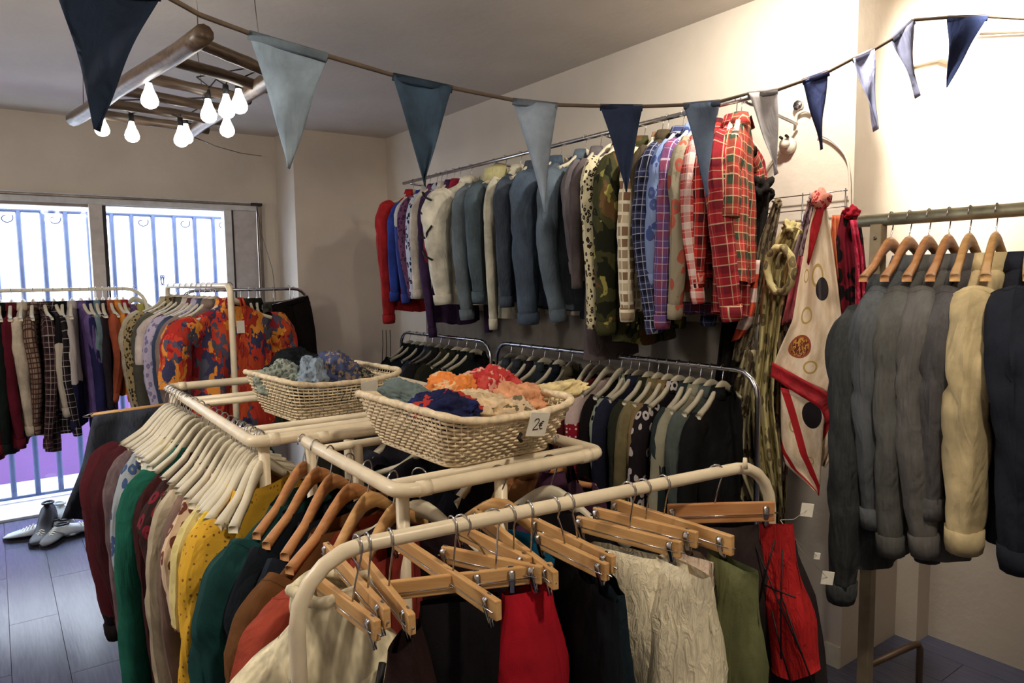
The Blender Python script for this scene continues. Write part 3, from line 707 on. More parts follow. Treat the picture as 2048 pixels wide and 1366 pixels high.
# ------------------------------------------------------------------ draped cloth from edge to edge
def drape(name, mat, left, right, ns, nt, parent=None, fold=.012, ff=6, seed=1, thick=.003, depth=Vector((-1,0,0)), jag=0, sag=0):
    """left/right: world polylines from top to bottom; waves along the across direction push cloth along depth"""
    def poly(Pn, t_):
        k = min(int(t_*(len(Pn)-1)), len(Pn)-2); q = t_*(len(Pn)-1)-k; return Pn[k]*(1-q)+Pn[k+1]*q
    P = []; uv = []
    for j in range(nt):
        v = j/(nt-1); a = poly(left, v); b = poly(right, v); w = (b-a).length
        for i in range(ns):
            u = i/(ns-1); p_ = a.lerp(b, u)
            e = fold*(math.sin(u*ff*math.pi+seed+1.2*noise.noise((v*2.5, seed, 0)))+.8*noise.noise((u*ff*1.3+seed, v*3, seed)))
            e *= .35+.65*min(1, v*1.5)
            p_ = p_+depth*(e+sag*math.sin(u*math.pi))
            if j == nt-1 and jag: p_.z -= jag*(.5+.5*math.sin(u*ff*7))*random.random()
            P.append(p_); uv.append((u, 1-v))
    m_ = MB(); m_.grid(P, ns, nt); return m_.build(name, mat, parent, uvs=uv, solid=thick)

# trousers hung by the waist, folded, on the corner rack
def trousers(loc, rz, mat, label, L=.95, wd=.34, tilt=0, group=None):
    g = thing('trousers', label, 'trousers', loc, rz, group); g.rotation_euler = (0, tilt, rz)
    for s_ in (-1, 1):
        Ls = [(-.10, wd*.26, .022), (-.16, wd*.27, .026), (-.32, wd*.27, .034), (-.6, wd*.22, .03), (-.10-L, wd*.2, .028)]
        b, P = loft(Ls, 18, 12, 3+s_+_gid[0], wave=.008); o = b.build('leg', mat, g); o.location = (s_*wd*.24, 0, 0); o.rotation_euler = (0, s_*-.01, 0)
    m_ = MB(); n_ = 20
    m_.tube([(wd*.5*math.cos(2*math.pi*i/n_), .024*math.sin(2*math.pi*i/n_), -.105) for i in range(n_)], [(.018, .004)]*n_, 6, closed=True, side=Vector((0,0,1))); m_.build('waistband', mat, g)
    m_ = MB(); m_.tube([(-wd*.5, 0, -.09), (wd*.5, 0, -.09)], .004, 5); m_.tube([(0,0,-.09)]+hook_pts(.014, -.06), .0019, 5)
    hg = m_.build('clip_hanger', M_chrome); hg.location = loc; hg.rotation_euler = (0, tilt, rz)
    tag(hg, 'wire clip hanger carrying the '+label.split(' hanging')[0], 'hanger'); _gid[0] += 1
trousers((1.60, 5.06, 1.55), R(52), fabric('leopard', C(78, 78, 66), C(50, 52, 46), 12), 'grey green trousers hanging on the corner rack', .95)
trousers((1.70, 5.02, 1.56), R(25), fabric('plain', C(22, 17, 15)), 'blackish brown trousers hanging nearest the wall step', .98, tilt=R(-9))
trousers((1.78, 5.16, 1.55), R(30), fabric('plain', C(40, 38, 30)), 'olive black trousers hanging behind the blackish brown pair', .9)

# ------------------------------------------------------------------ white pipe racks with baskets
def pipe_rack(name, label, x0, x1, y0, y1, z, r, bars, legs, rz=0):
    cx, cy = (x0+x1)/2, (y0+y1)/2; rk = thing(name, label, 'clothes rack', (cx, cy, 0), rz)
    hx, hy = (x1-x0)/2, (y1-y0)/2; c_ = .035; pts = []
    for (sx, sy, a0) in ((1, -1, -90), (1, 1, 0), (-1, 1, 90), (-1, -1, 180)):
        for q in (0, 22, 45, 68, 90):
            a_ = R(a0+q); pts.append((sx*(hx-c_)+c_*math.cos(a_), sy*(hy-c_)+c_*math.sin(a_), z))
    m_ = MB(); m_.tube(pts, r, 12, closed=True); m_.build('top_frame', M_pipe, rk)
    for (kind, v) in bars:
        m_ = MB()
        if kind == 'x': m_.tube([(-hx+.01, v-cy, z), (hx-.01, v-cy, z)], r*.72, 10)
        else: m_.tube([(v-cx, -hy+.01, z), (v-cx, hy-.01, z)], r*.85, 10)
        m_.build('cross_bar', M_pipe, rk)
    for (lx, ly) in legs:
        m_ = MB(); m_.tube([(lx-cx, ly-cy, z), (lx-cx, ly-cy, .02)], r*.95, 10); m_.build('leg', M_pipe, rk)
        m_ = MB(); m_.tube([(lx-cx, ly-cy, .03), (lx-cx, ly-cy, 0)], r*1.3, 10); m_.build('foot_cap', M_black, rk)
    for (sx, sy) in ((1, -1), (1, 1), (-1, 1), (-1, -1)):   # collars of the corner joints
        m_ = MB(); m_.tube([(sx*(hx-c_-.004), sy*hy, z), (sx*(hx-c_-.03), sy*hy, z)], r*1.12, 10); m_.build('joint_collar', M_pipe, rk)
    return rk
ZR = 1.2
pipe_rack('pipe_rack', 'far white pipe rack crowded with white hangers, carrying a wicker basket', .515, 1.30, 1.80, 2.985, ZR, .0155,
          [('x', 1.872), ('x', 1.955), ('x', 2.50), ('x', 2.60)], [(.53, 2.96), (1.28, 2.96), (.78, 1.83), (1.28, 1.83), (.55, 1.83)], R(-1))
pipe_rack('pipe_rack', 'near white pipe rack with rounded corners under the basket marked 2 euro', .605, 1.115, 1.185, 1.745, ZR, .0145,
          [('x', 1.245), ('x', 1.62)], [(.635, 1.235), (.845, 1.20), (.70, 1.62), (1.09, 1.72), (.62, 1.73)], R(-1.5))

def basket(loc, rz, A, B, a, b, h, label, card=None):
    bk = thing('wicker_basket', label, 'basket', loc, rz)
    def outline(hx, hy, n):
        # rounded rectangle
        r = min(hx, hy)*.22; segs = []
        per = []
        for (sx, sy, a0) in ((1, -1, -90), (1, 1, 0), (-1, 1, 90), (-1, -1, 180)):
            for q in range(0, 91, 15):
                a_ = R(a0+q); per.append(Vector((sx*(hx-r)+r*math.cos(a_), sy*(hy-r)+r*math.sin(a_), 0)))
        per.append(per[0]); Ls = [0]
        for p0, p1 in zip(per, per[1:]): Ls.append(Ls[-1]+(p1-p0).length)
        out_ = []; k = 0
        for i in range(n):
            d_ = Ls[-1]*i/n
            while Ls[k+1] < d_: k += 1
            q = (d_-Ls[k])/(Ls[k+1]-Ls[k]); out_.append(per[k].lerp(per[k+1], q))
        return out_
    NS = 92
    bo = outline(a/2, b/2, NS); to = outline(A/2, B/2, NS)
    def pt(i, v):
        p_ = bo[i % NS].lerp(to[i % NS], v**.85); dip = .012*v*(1-abs(p_.x)/(A/2))*0
        up = .02*v*(abs(p_.x)/(A/2))**3
        return Vector((p_.x, p_.y, h*v+up-dip))
    nr = 12; m_ = MB()
    for k in range(nr):
        v = (k+.5)/nr; pts = []
        for i in range(NS):
            p_ = pt(i, v); o_ = Vector((p_.x, p_.y, 0)).normalized()*(.0038 if (i+k) % 2 else -.0038)
            pts.append(p_+o_)
        m_.tube(pts, [(.0030, .0020)]*NS, 4, closed=True, side=Vector((0,0,1)))
    o = m_.build('woven_strands', M_wicker, bk); o['kind'] = 'stuff'
    m_ = MB()
    for i in range(0, NS, 1):
        m_.tube([pt(i, 0), pt(i, .5), pt(i, 1)], .0016, 4)
    o = m_.build('stakes', M_wicker, bk); o['kind'] = 'stuff'
    m_ = MB(); m_.tube([pt(i, 1.0) for i in range(NS)], [.0085+.0012*math.sin(i*1.57) for i in range(NS)], 8, closed=True); m_.build('rim', M_wicker, bk)
    m_ = MB(); m_.tube([pt(i, 0.0) for i in range(NS)], .005, 6, closed=True)
    for q in range(9):
        x_ = (-.5+(q+.5)/9)*a*.96; m_.tube([(x_, -b/2, 0), (x_, b/2, 0)], .003, 4)
    for q in range(26):
        y_ = (-.5+(q+.5)/26)*b*.96; m_.tube([(-a/2, y_, .002), (a/2, y_, .002)], [(.002, .003)]*2, 4)
    m_.build('base', M_wicker, bk)
    return bk, pt
def strokes(card, curves, w, mat, yoff):
    m_ = MB()
    for cv in curves: m_.tube([(x_, yoff, z_) for x_, z_ in cv], [(w, .0006)]*len(cv), 5, side=Vector((1,0,.3)))
    return m_.build('writing', mat, card)
TWO = [(-.6, .45), (-.45, .75), (-.1, .85), (.15, .65), (.1, .3), (-.2, -.15), (-.55, -.65), (-.6, -.75), (-.2, -.7), (.3, -.62)]
EUR = [(1.0, .42), (.8, .5), (.55, .3), (.45, -.05), (.5, -.4), (.7, -.62), (1.0, -.55)]
E1 = [(.3, .12), (.85, .16)]; E2 = [(.3, -.14), (.8, -.1)]
bA, ptA = basket((.885, 2.31, 1.165), R(4), .40, .40, .30, .32, .115, 'white wicker basket farther away, filled with bluish printed cloth')
bB, ptB = basket((.872, 1.405, 1.216), R(1), .345, .43, .27, .32, .095, 'nearer white wicker basket heaped with orange and red scarves, marked 2 euro')
def card_on(bk, p_, s_, lean, curves, rz=0, nm='price_card', roll_=0):
    c_ = bpy.data.objects.new(nm, None)
    m_ = MB(); m_.box((-s_, -.0008, -s_*1.05), (s_, .0008, s_*1.05)); c_ = m_.build(nm, M_card, bk, smooth=False)
    c_.location = p_; c_.rotation_euler = (R(lean), R(roll_), rz)
    if curves: 
        cc = [[(x_*s_*.62-.1*s_, z_*s_*.62) for x_, z_ in cv] for cv in curves]
        strokes(c_, cc, .0011, M_ink, -.0016)
    return c_
pc = card_on(bB, (.045, -.228, .075), .026, 14, [TWO, EUR, E1, E2], roll_=8); pc['label'] = 'white card marked 2€ in black pen'
m = MB(); m.tube([(.004, -.222, .06), (-.006, -.226, .052), (.002, -.226, .044)], .004, 6); m.build('tie', M_ink, bB)
ca = card_on(bA, (.060, -.212, .086), .03, 14, None, roll_=-6); ca['label'] = 'white card without readable writing'
# dark pen marks painted on the wicker of the farther basket
mk = MB()
for cv in ([(-.012, -.012), (0, .016), (.012, -.012), (-.012, -.010)], [(.022, .014), (.022, -.012)], [(.043, .014), (.047, -.012)], [(.043, .0), (.053, -.004)]):
    mk.tube([(x_-.03, -.2165+(z_*-.2), .074+z_) for x_, z_ in cv], [(.0016, .001)]*len(cv), 5)
w_ = mk.build('pen_marks', M_ink, bA); w_['label'] = 'black pen strokes on the wicker'

# crumpled cloths lying in the baskets
def cloth_heap(name, mat, loc, size, rz, label, group, seed, rough=.42, tiltx=0, tilty=0):
    nu, nv = 72, 40; P = []; rough = max(rough, .42); size = (size[0]*1.15, size[1]*1.15, size[2]*1.25)
    for j in range(nv):
        ph = -math.pi*.5+math.pi*j/(nv-1)
        for i in range(nu):
            th = 2*math.pi*i/nu
            d_ = Vector((math.cos(th)*math.cos(ph), math.sin(th)*math.cos(ph), math.sin(ph)))
            n1 = noise.noise(d_*1.6+Vector((seed, 0, 0))); n2 = 1-abs(noise.noise(d_*3.2+Vector((0, seed, 0))))*2; n3 = 1-abs(noise.noise(d_*6.5+Vector((0, 0, seed))))*2
            n4 = 1-abs(noise.noise(Vector((d_.x*4+seed, d_.y*11, d_.z*4))))*2.6
            r = 1+rough*(.75*n1+.30*n2+.14*n3+.24*n4-.35)
            P.append((d_.x*size[0]*r, d_.y*size[1]*r, d_.z*size[2]*r))
    m_ = MB(); m_.grid(P, nu, nv, True); o = m_.build(name, mat)
    o.location = loc; o.rotation_euler = (tiltx, tilty, rz); tag(o, label, 'cloth', group); return o
gA = 'folded cloths in the farther basket'; gB = 'scarves in the nearer basket'
cloth_heap('folded_cloth', fabric('leopard', C(150, 160, 150), C(96, 104, 96), 40), (.77, 2.36, 1.275), (.085, .06, .045), R(20), 'sage green printed cloth at the end of the farther basket', gA, 1)
cloth_heap('folded_cloth', fabric('plain', C(140, 158, 176)), (.845, 2.30, 1.285), (.04, .10, .055), R(-20), 'rolled pale blue cloth beside the sage green one', gA, 2)
cloth_heap('folded_cloth', fabric('leopard', C(74, 84, 124), C(150, 130, 112), 26), (.925, 2.33, 1.285), (.075, .10, .055), R(8), 'navy cloth with beige leopard print, farther basket', gA, 3)
cloth_heap('folded_cloth', fabric('plain', C(24, 30, 34)), (.84, 2.42, 1.285), (.10, .06, .06), R(0), 'black cloth behind the pale blue roll', gA, 4)
cloth_heap('folded_cloth', fabric('multi', 30, C(40, 36, 30), C(150, 142, 120), C(60, 60, 60)), (1.02, 2.36, 1.255), (.05, .09, .03), R(0), 'dark speckled cloth at the right end of the farther basket', gA, 5)
cloth_heap('scarf', fabric('plain', C(106, 122, 122)), (.752, 1.43, 1.335), (.026, .075, .026), R(28), 'grey green scarf over the tip of the nearer basket', gB, 6, tiltx=R(16))
cloth_heap('scarf', fabric('multi', 12, C(30, 36, 78), C(34, 42, 96), C(30, 34, 70), C(180, 52, 44)), (.775, 1.315, 1.318), (.045, .075, .032), R(28), 'navy scarf with a red patch in the nearer basket', gB, 7)
cloth_heap('scarf', fabric('silk', C(224, 196, 156)), (.865, 1.33, 1.300), (.060, .09, .038), R(20), 'cream scarf lying over the navy one', gB, 8, .35)
cloth_heap('scarf', fabric('multi', 16, C(236, 132, 52), C(236, 150, 80), C(232, 186, 140), C(240, 140, 70)), (.88, 1.46, 1.335), (.060, .055, .034), R(-10), 'bright orange scarf in the nearer basket', gB, 9, .35)
cloth_heap('scarf', fabric('multi', 18, C(196, 50, 56), C(214, 80, 76), C(226, 170, 150), C(200, 60, 60)), (.99, 1.47, 1.338), (.07, .06, .036), R(20), 'red and white scarf in the nearer basket', gB, 10, .35)
cloth_heap('scarf', fabric('leopard', C(214, 188, 156), C(120, 110, 84), 22), (.925, 1.27, 1.296), (.045, .04, .03), R(0), 'small cream scarf with grey green veins', gB, 11, .35)
cloth_heap('scarf', fabric('silk', C(232, 160, 116)), (.985, 1.34, 1.308), (.065, .045, .036), R(-25), 'peach scarf before the red and white one', gB, 12, .35)
cloth_heap('scarf', fabric('silk', C(226, 204, 148)), (1.07, 1.335, 1.312), (.085, .032, .024), R(-18), 'pale yellow scarf trailing over the basket end', gB, 13, .3, tilty=R(-14))
cloth_heap('scarf', fabric('silk', C(214, 186, 166)), (.80, 1.50, 1.315), (.075, .05, .026), R(0), 'pinkish beige scarf behind the navy one', gB, 14, .3)

# ------------------------------------------------------------------ clothes on the left rail of the two pipe racks
PHI = 24
def fringe(c1):
    def f(g, b, zt, L, th, hw):
        r_ = random.Random(7); m_ = MB()
        for side_ in (-1,):
            for k in range(26):
                x_ = -hw*1.16-.045+.012*r_.random()+k*.001; y0 = -.045+.09*r_.random(); z0 = zt-.18-.02*k*.9
                l_ = .10+.08*r_.random(); m_.tube([(x_-.02, y0, z0), (x_-.03, y0+.004, z0-l_*.5), (x_-.028+.01*r_.random(), y0, z0-l_)], .0018, 3)
        m_.build('fringe', c1, g)
    return f
def lace(g, b, zt, L, th, hw):
    m_ = MB(); r_ = random.Random(3)
    for k in range(70):
        z0 = zt-.12-r_.random()*.4; y0 = -.05+.08*r_.random()
        m_.tube([(-hw-.055+.01*r_.random(), y0, z0), (-hw-.06, y0+.004, z0-.004)], .0045, 5)
    m_.build('punched_dots', solid('tan_dots', (120, 84, 34), .9), g)
yel = fabric('plain', C(214, 168, 42)); teal = fabric('plain', C(22, 62, 62)); rust = fabric('plain', C(158, 62, 44))
railA = [
 (2.93, 'coat', fabric('blocks', C(78, 26, 34), C(26, 18, 22), -.72, 0), 'long maroon coat with black hem', 'at the far end of the pipe rack', dict(L=.95, sl=.62, sr=.07, th=.04, hw=.235), 'white'),
 (2.84, 'sweater', fabric('plain', C(66, 24, 30)), 'dark claret sweater', 'beside the long maroon coat', dict(L=.8, sr=.06, hw=.225), 'white'),
 (2.76, 'shirt', fabric('knit', C(106, 88, 92)), 'mauve grey cardigan', 'on the pipe rack', dict(L=.98, sl=.8, sr=.05, hw=.225), 'white'),
 (2.68, 'shirt', fabric('leopard', C(150, 160, 170), C(60, 84, 130), 16), 'blue and white printed blouse', 'beside the mauve grey cardigan', dict(L=.6, sr=.045), 'white'),
 (2.60, 'vest', fabric('fur', C(206, 192, 144)), 'cream fluffy fur vest', 'on the pipe rack', dict(L=.62, th=.055, hw=.24), 'white'),
 (2.53, 'shirt', fabric('plain', C(176, 178, 168)), 'pale grey slip', 'under the green dress shoulder', dict(L=.85, sl=.7, sr=.03), 'white'),
 (2.45, 'dress', fabric('plain', C(24, 92, 76)), 'long emerald green dress', 'on the pipe rack', dict(L=1.0, sl=.86, sr=.055, hw=.235, th=.042, neck=.12, drop=.02), 'white'),
 (2.37, 'shirt', fabric('plain', C(60, 24, 26)), 'burgundy shirt', 'next to the emerald dress', dict(L=.85, sr=.05, sl=.7), 'white'),
 (2.30, 'shirt', fabric('leopard', C(50, 30, 30), C(120, 30, 46), 16), 'black and red flowered shirt', 'beside the burgundy one', dict(L=.55, sr=.06, sl=.34), 'white'),
 (2.24, 'shirt', fabric('leopard', C(120, 104, 84), C(40, 32, 26), 30), 'brown leopard shirt', 'beside the flowered one, pipe rack', dict(L=.6, sl=.5), 'white'),
 (2.18, 'coat', fabric('plain', C(170, 156, 132)), 'long beige coat', 'on the pipe rack', dict(L=.98, sl=.66, sr=.05, th=.035), 'white'),
 (2.12, 'shirt', fabric('plain', C(120, 96, 86)), 'grey brown blouse', 'before the long beige coat', dict(L=.8, sl=.6, sr=.04), 'white'),
 (2.06, 'shirt', fabric('leopard', C(206, 178, 150), C(110, 60, 50), 18), 'cream blouse with brown trim', 'behind the yellow shirts', dict(L=.9, sl=.3, sr=.05), 'white'),
 (2.00, 'tee', fabric('spots', C(206, 190, 124), C(190, 176, 110), 30, .3), 'pale yellow ruffled top', 'behind the yellow shirts', dict(L=.62, sr=.055, neck=.13, drop=.03), 'white'),
 (1.94, 'tee', fabric('plain', C(218, 184, 52)), 'lemon yellow fringed top', 'behind the spotted yellow one', dict(L=.50, sl=.45, sr=.05, neck=.14, drop=.035), 'white'),
 (1.86, 'tee', fabric('spots', C(210, 160, 40), C(130, 88, 34), 62, .2), 'golden yellow top with tiny dark dots', 'nearest of the yellow ones', dict(L=.60, sl=.50, sr=.062, neck=.14, drop=.035, hi=True, th=.045), 'white'),
]
rj = random.Random(11)
for (y_, ty, mt, sh, wh, kw, hs) in railA:
    xr = .515+(2.985-y_)*.02
    kw = {'col': False, **kw, 'neck': .10, 'drop': .015}
    place(ty, mt, (xr, y_, ZR), R(26+(2.985-y_)*15+rj.uniform(-3, 3)), sh, wh, hs, 'clothes on the far pipe rack', 'hangers on the far pipe rack', railr=.0155, **kw)
# bare white hangers crowded among them
for k in range(14):
    y_ = (1.835+k*.04 if k < 7 else 2.62+(k-7)*.045)+rj.uniform(-.008, .008); xr = .515+(2.985-y_)*.02
    hanger('white', (xr, y_, ZR), R(26+(2.985-y_)*15+rj.uniform(-5, 6)), 'bare white hanger squeezed among others on the far pipe rack', 'bare white hangers on the far pipe rack', .0155)
railB = [
 (1.735, 'jacket', teal, 'dark teal jacket with fringed sleeves', 'on the near pipe rack', dict(L=.98, sl=.72, sr=.075, th=.05, hw=.22, neck=.13, drop=.03, extra=fringe(teal), hi=True), 'amber'),
 (1.655, 'shirt', fabric('plain', C(22, 28, 36)), 'black blouse', 'between teal jacket and brown suede', dict(L=.6, sl=.3, hw=.2, neck=.12, drop=.02), 'amber'),
 (1.575, 'shirt', fabric('plain', C(26, 32, 44)), 'blue black top', 'under the second amber hanger', dict(L=.7, sl=.3, hw=.2, neck=.12, drop=.03), 'amber'),
 (1.475, 'jacket', fabric('plain', C(104, 66, 34)), 'brown suede jacket', 'behind the rust red one', dict(L=.95, sl=.7, sr=.06, hw=.215, neck=.12, drop=.02, hi=True), 'amber'),
 (1.39, 'jacket', rust, 'rust red long jacket', 'on the near pipe rack', dict(L=1.0, sl=.72, sr=.07, hw=.225, th=.045, neck=.09, drop=.015, hi=True), 'wood'),
 (1.28, 'jacket', fabric('plain', C(146, 50, 42)), 'brick red fringed jacket', 'nearest on the near pipe rack', dict(L=.98, sl=.7, sr=.066, hw=.20, th=.045, neck=.09, drop=.05, extra=fringe(rust), hi=True), 'wood'),
]
for (y_, ty, mt, sh, wh, kw, hs) in railB:
    kw = {**kw, 'col': False, 'neck': .12, 'drop': .03, 'hw': kw.get('hw', .2)*1.14}; phb = 34 if y_ > 1.5 else 28
    place(ty, mt, (.605+(1.745-y_)*.05, y_, ZR), R(phb+rj.uniform(-3, 3)), sh, wh, hs, 'clothes on the near pipe rack', 'hangers on the near pipe rack', railr=.0155, **kw)
# right rail of the near pipe rack
place('shirt', fabric('plain', C(156, 104, 62)), (1.10, 1.46, ZR), R(24), 'tan suede shirt', 'at the right corner of the near pipe rack', 'amber', railr=.0155, L=.6, hi=True, th=.045)
place('shirt', fabric('plain', C(64, 34, 58)), (1.09, 1.32, ZR), R(30), 'purple shirt', 'before the tan suede shirt', 'amber', railr=.0155, L=.8, hi=True)
place('shirt', fabric('plain', C(26, 28, 40)), (1.10, 1.60, ZR), R(20), 'black blue shirt', 'behind the tan suede shirt', 'white', railr=.0155, L=.8)
place('dress', fabric('plain', C(16, 92, 128)), (.83, 1.195, ZR-.005), R(-58), 'petrol blue pleated dress', 'seen between the clip hangers', 'wood', railr=.0155, L=.9, sl=.35, hi=True, hw=.19, wave=.03, drop=.03, neck=.1)
for q_, (x_, y_, c_, w_) in enumerate(((.98, 1.21, C(24, 20, 26), 'black dress inside the near pipe rack'), (.70, 1.30, C(40, 26, 32), 'dark plum dress inside the near pipe rack'), (1.0, 1.75, C(26, 26, 34), 'black navy dress between the pipe racks'), (1.15, 2.2, C(40, 40, 52), 'charcoal blue coat under the farther basket'), (1.2, 2.6, C(60, 56, 50), 'grey brown coat deep in the far rack'))):
    place('dress', fabric('plain', c_), (x_, y_, ZR-.01), R(-60 if q_ < 3 else 20), ' '.join(w_.split()[:3]), ' '.join(w_.split()[3:]), 'white', railr=.0155, L=.95, th=.045)
# trousers folded over a wooden bar at the far end
fb = thing('wooden_hanger', 'pale wooden bar hanger sticking out at the far end of the pipe rack', 'hanger', (.52, 3.04, ZR), R(12))
m = MB(); m.tube([(-.26, -.0, -.075), (.1, 0, -.075)], [(.008, .011)]*2, 8); m.build('bar', M_wood, fb)
m = MB(); m.tube(hook_pts(.018, -.07), .0019, 5); m.build('hook', M_chrome, fb)
m = MB(); m.tube([(-.26, -.02, -.065), (-.29, -.01, -.075), (-.26, .02, -.085)], .003, 5); m.build('clip', M_chrome, fb)
nv_ = fabric('denim', C(48, 60, 88)); pp = Vector((.52, 3.04, ZR))
nd = drape('denim_cloth', nv_, [pp+Vector((-.25, -.07, -.075)), pp+Vector((-.30, -.09, -.25)), pp+Vector((-.37, -.10, -.42))], [pp+Vector((.06, 0, -.075)), pp+Vector((.06, 0, -.3)), pp+Vector((-.12, -.02, -.55))], 18, 12, fold=.02, ff=4, depth=Vector((0,-1,0)), thick=.006)
tag(nd, 'navy denim garment draped over the pale wooden bar hanger', 'trousers')

# ------------------------------------------------------------------ foreground rack with clip hangers
CA = Vector((.33, 1.0, 0)); CB = Vector((1.335, .893, 0))
u_rack('garment_rack', 'cream white rounded rack in the foreground with clip hangers', (CA.x, CA.y), (CB.x, CB.y), ZR, M_pipe, r=.0125, bend=.105)
m = MB(); pk = at(1490, 928, z=1.215); m.tube([(pk.x, pk.y, 1.205), (pk.x, pk.y, 1.228)], [.006, .004], 8)
sk = m.build('rail_button', M_pipe); tag(sk, 'small cream plastic knob on the bend of the foreground rack', 'knob')
def rail_pt(x): k = (x-CA.x)/(CB.x-CA.x); return Vector((x, CA.y+(CB.y-CA.y)*k, ZR))
def clip_mesh():
    a = MB()
    a.tube([(-.022, 0, 0), (.022, 0, 0)], .0016, 5)
    for s_ in (-1, 1):
        a.tube([(-.006, .002, .02*1), (-.006, s_*.010, .012), (-.005, s_*.007, -.004), (-.004, s_*.002, -.022), (.0, s_*.002, -.03)], [(.006, .0012)]*5, 6, side=Vector((1,0,0)))
    a.tube([(.0, -.006, .0), (.002, 0, .006), (.0, .006, .0), (-.002, 0, -.006)], .002, 5, closed=True)
    return a
_clip = None
def clip_hanger(p, q, z, hx, label, mat=M_wood, hh=.0125, clips=(0.06, .94), zt=0):
    global _clip
    P_ = at(*p, z=z); Q_ = at(*q, z=z+zt); c_ = (P_+Q_)/2; d_ = Q_-P_; ln = d_.length; n_ = d_.normalized()
    ang = math.atan2(d_.y, d_.x)
    hh *= 1.25
    h = thing('clip_hanger', label, 'hanger', c_, ang, 'clip hangers on the foreground rack'); h.rotation_euler = (0, -math.asin(n_.z), ang)
    m_ = MB(); m_.box((-ln/2, -.0055, -hh), (ln/2, .0055, hh)); m_.build('bar', mat, h, smooth=False, bevel=.002)
    rp = rail_pt(hx); inv = (Matrix.Translation(c_) @ h.rotation_euler.to_matrix().to_4x4()).inverted()
    # the neck joins the bar where it passes closest to the rail
    t_ = max(-.3*ln, min(.3*ln, (inv @ rp).x)); J = inv @ rp
    m_ = MB(); side_ = Vector((math.cos(ang), math.sin(ang), 0)); u_ = Vector((0,0,1)); pts = []
    Jw = c_+n_*t_+Vector((0,0,hh)); rr = .0165
    pts = [Jw, Jw.lerp(rp, .35)+side_*.004, rp+side_*rr*.6-u_*rr*1.1]
    for k in range(9):
        a_ = R(-40+k*27); pts.append(rp+side_*(rr*math.cos(a_))+u_*(rr*math.sin(a_)))
    m_.tube([inv @ w_ for w_ in pts], .0016, 6); m_.build('hook', M_chrome, h)
    for e in clips:
        if _clip is None: o = clip_mesh().build('clip', M_chrome, h); _clip = o.data
        else: o = bpy.data.objects.new('clip', _clip); COL.objects.link(o); o.parent = h
        o.location = (-ln/2+ln*e, 0, -.004); o.rotation_euler = (0, 0, R(90)*0)
    m_ = MB(); m_.tube([(-ln/2+.005, -.0085, -hh*.2), (ln/2-.005, -.0085, -hh*.2)], .0012, 4); m_.build('clip_rod', M_chrome, h)
    return P_, Q_, c_, n_
gC = 'clip hangers on the foreground rack'
HZ = 1.105
H = {}
for k, p_, q_, hx, lb, zz, kw in (
 ('a', (632, 1165), (756, 1262), .424, 'lowest clip hanger in front of the cream turtleneck', 1.10, {}),
 ('b', (652, 1100), (775, 1238), .44, 'clip hanger crossing above the cream turtleneck', 1.115, {}),
 ('c', (713, 1108), (825, 1250), .476, 'clip hanger whose wire clip sticks out by the turtleneck', 1.11, {}),
 ('e', (783, 1075), (998, 1222), .582, 'long clip hanger sloping down to the red skirt', 1.11, {}),
 ('d', (770, 1182), (1105, 1143), .655, 'clip hanger seen broadside left of the red skirt', 1.105, dict(clips=(.55, .76))),
 ('f', (885, 1108), (1085, 1150), .60, 'clip hanger just behind the broadside one', 1.11, {}),
 ('g', (915, 1060), (1060, 1132), .69, 'short clip hanger behind the crossing pair', 1.11, {}),
 ('h', (950, 1030), (1112, 1162), .728, 'clip hanger pointing at the black skirt by the red one', 1.11, {}),
 ('i', (1078, 1079), (1215, 1145), .779, 'clip hanger with the lower edge over the fringed skirt', 1.11, {}),
 ('j', (1070, 1050), (1228, 1130), .811, 'clip hanger over the blue black fringed skirt', 1.115, {}),
 ('k', (1155, 1046), (1362, 1100), .946, 'clip hanger of the cream fur skirt', 1.11, {}),
 ('l', (1188, 1028), (1395, 1080), .982, 'clip hanger of the pinkish fur skirt', 1.12, {}),
 ('m', (1225, 1012), (1466, 1092), 1.032, 'thick clip hanger of the olive skirt', 1.12, dict(hh=.015)),
 ('n', (1335, 1028), (1548, 1022), 1.171, 'amber clip hanger of the red wrap with black lines', 1.115, dict(mat=M_wood2, hh=.0165))):
    H[k] = clip_hanger(p_, q_, zz, hx, lb, **kw)

def hung(name, cat, mat, label, c_, ang, wt, wb, L, th=.03, seed=1, wave=.03, group='skirts and wraps on the foreground rack', top=None, fur=0, freq=20, tilt=0):
    """a clipped garment: gathered at the top, falling to its hem"""
    g = thing(name, label, cat, c_, ang, group); g.rotation_euler = (0, tilt, ang)
    Ls = [(0, wt, .008), (-.03, wt*1.03, th*.5), (-.12, (wt*1.4+wb)/2.4, th), (-L*.5, (wt+wb*2)/3, th*1.2), (-L, wb, th*1.35)]
    b, P_ = loft(Ls, 60, 26, seed*2.3, wave=wave, freq=freq, wr=.008+fur*.3)
    b.build('skirt_body' if cat == 'skirt' else 'body', mat, g)
    return g
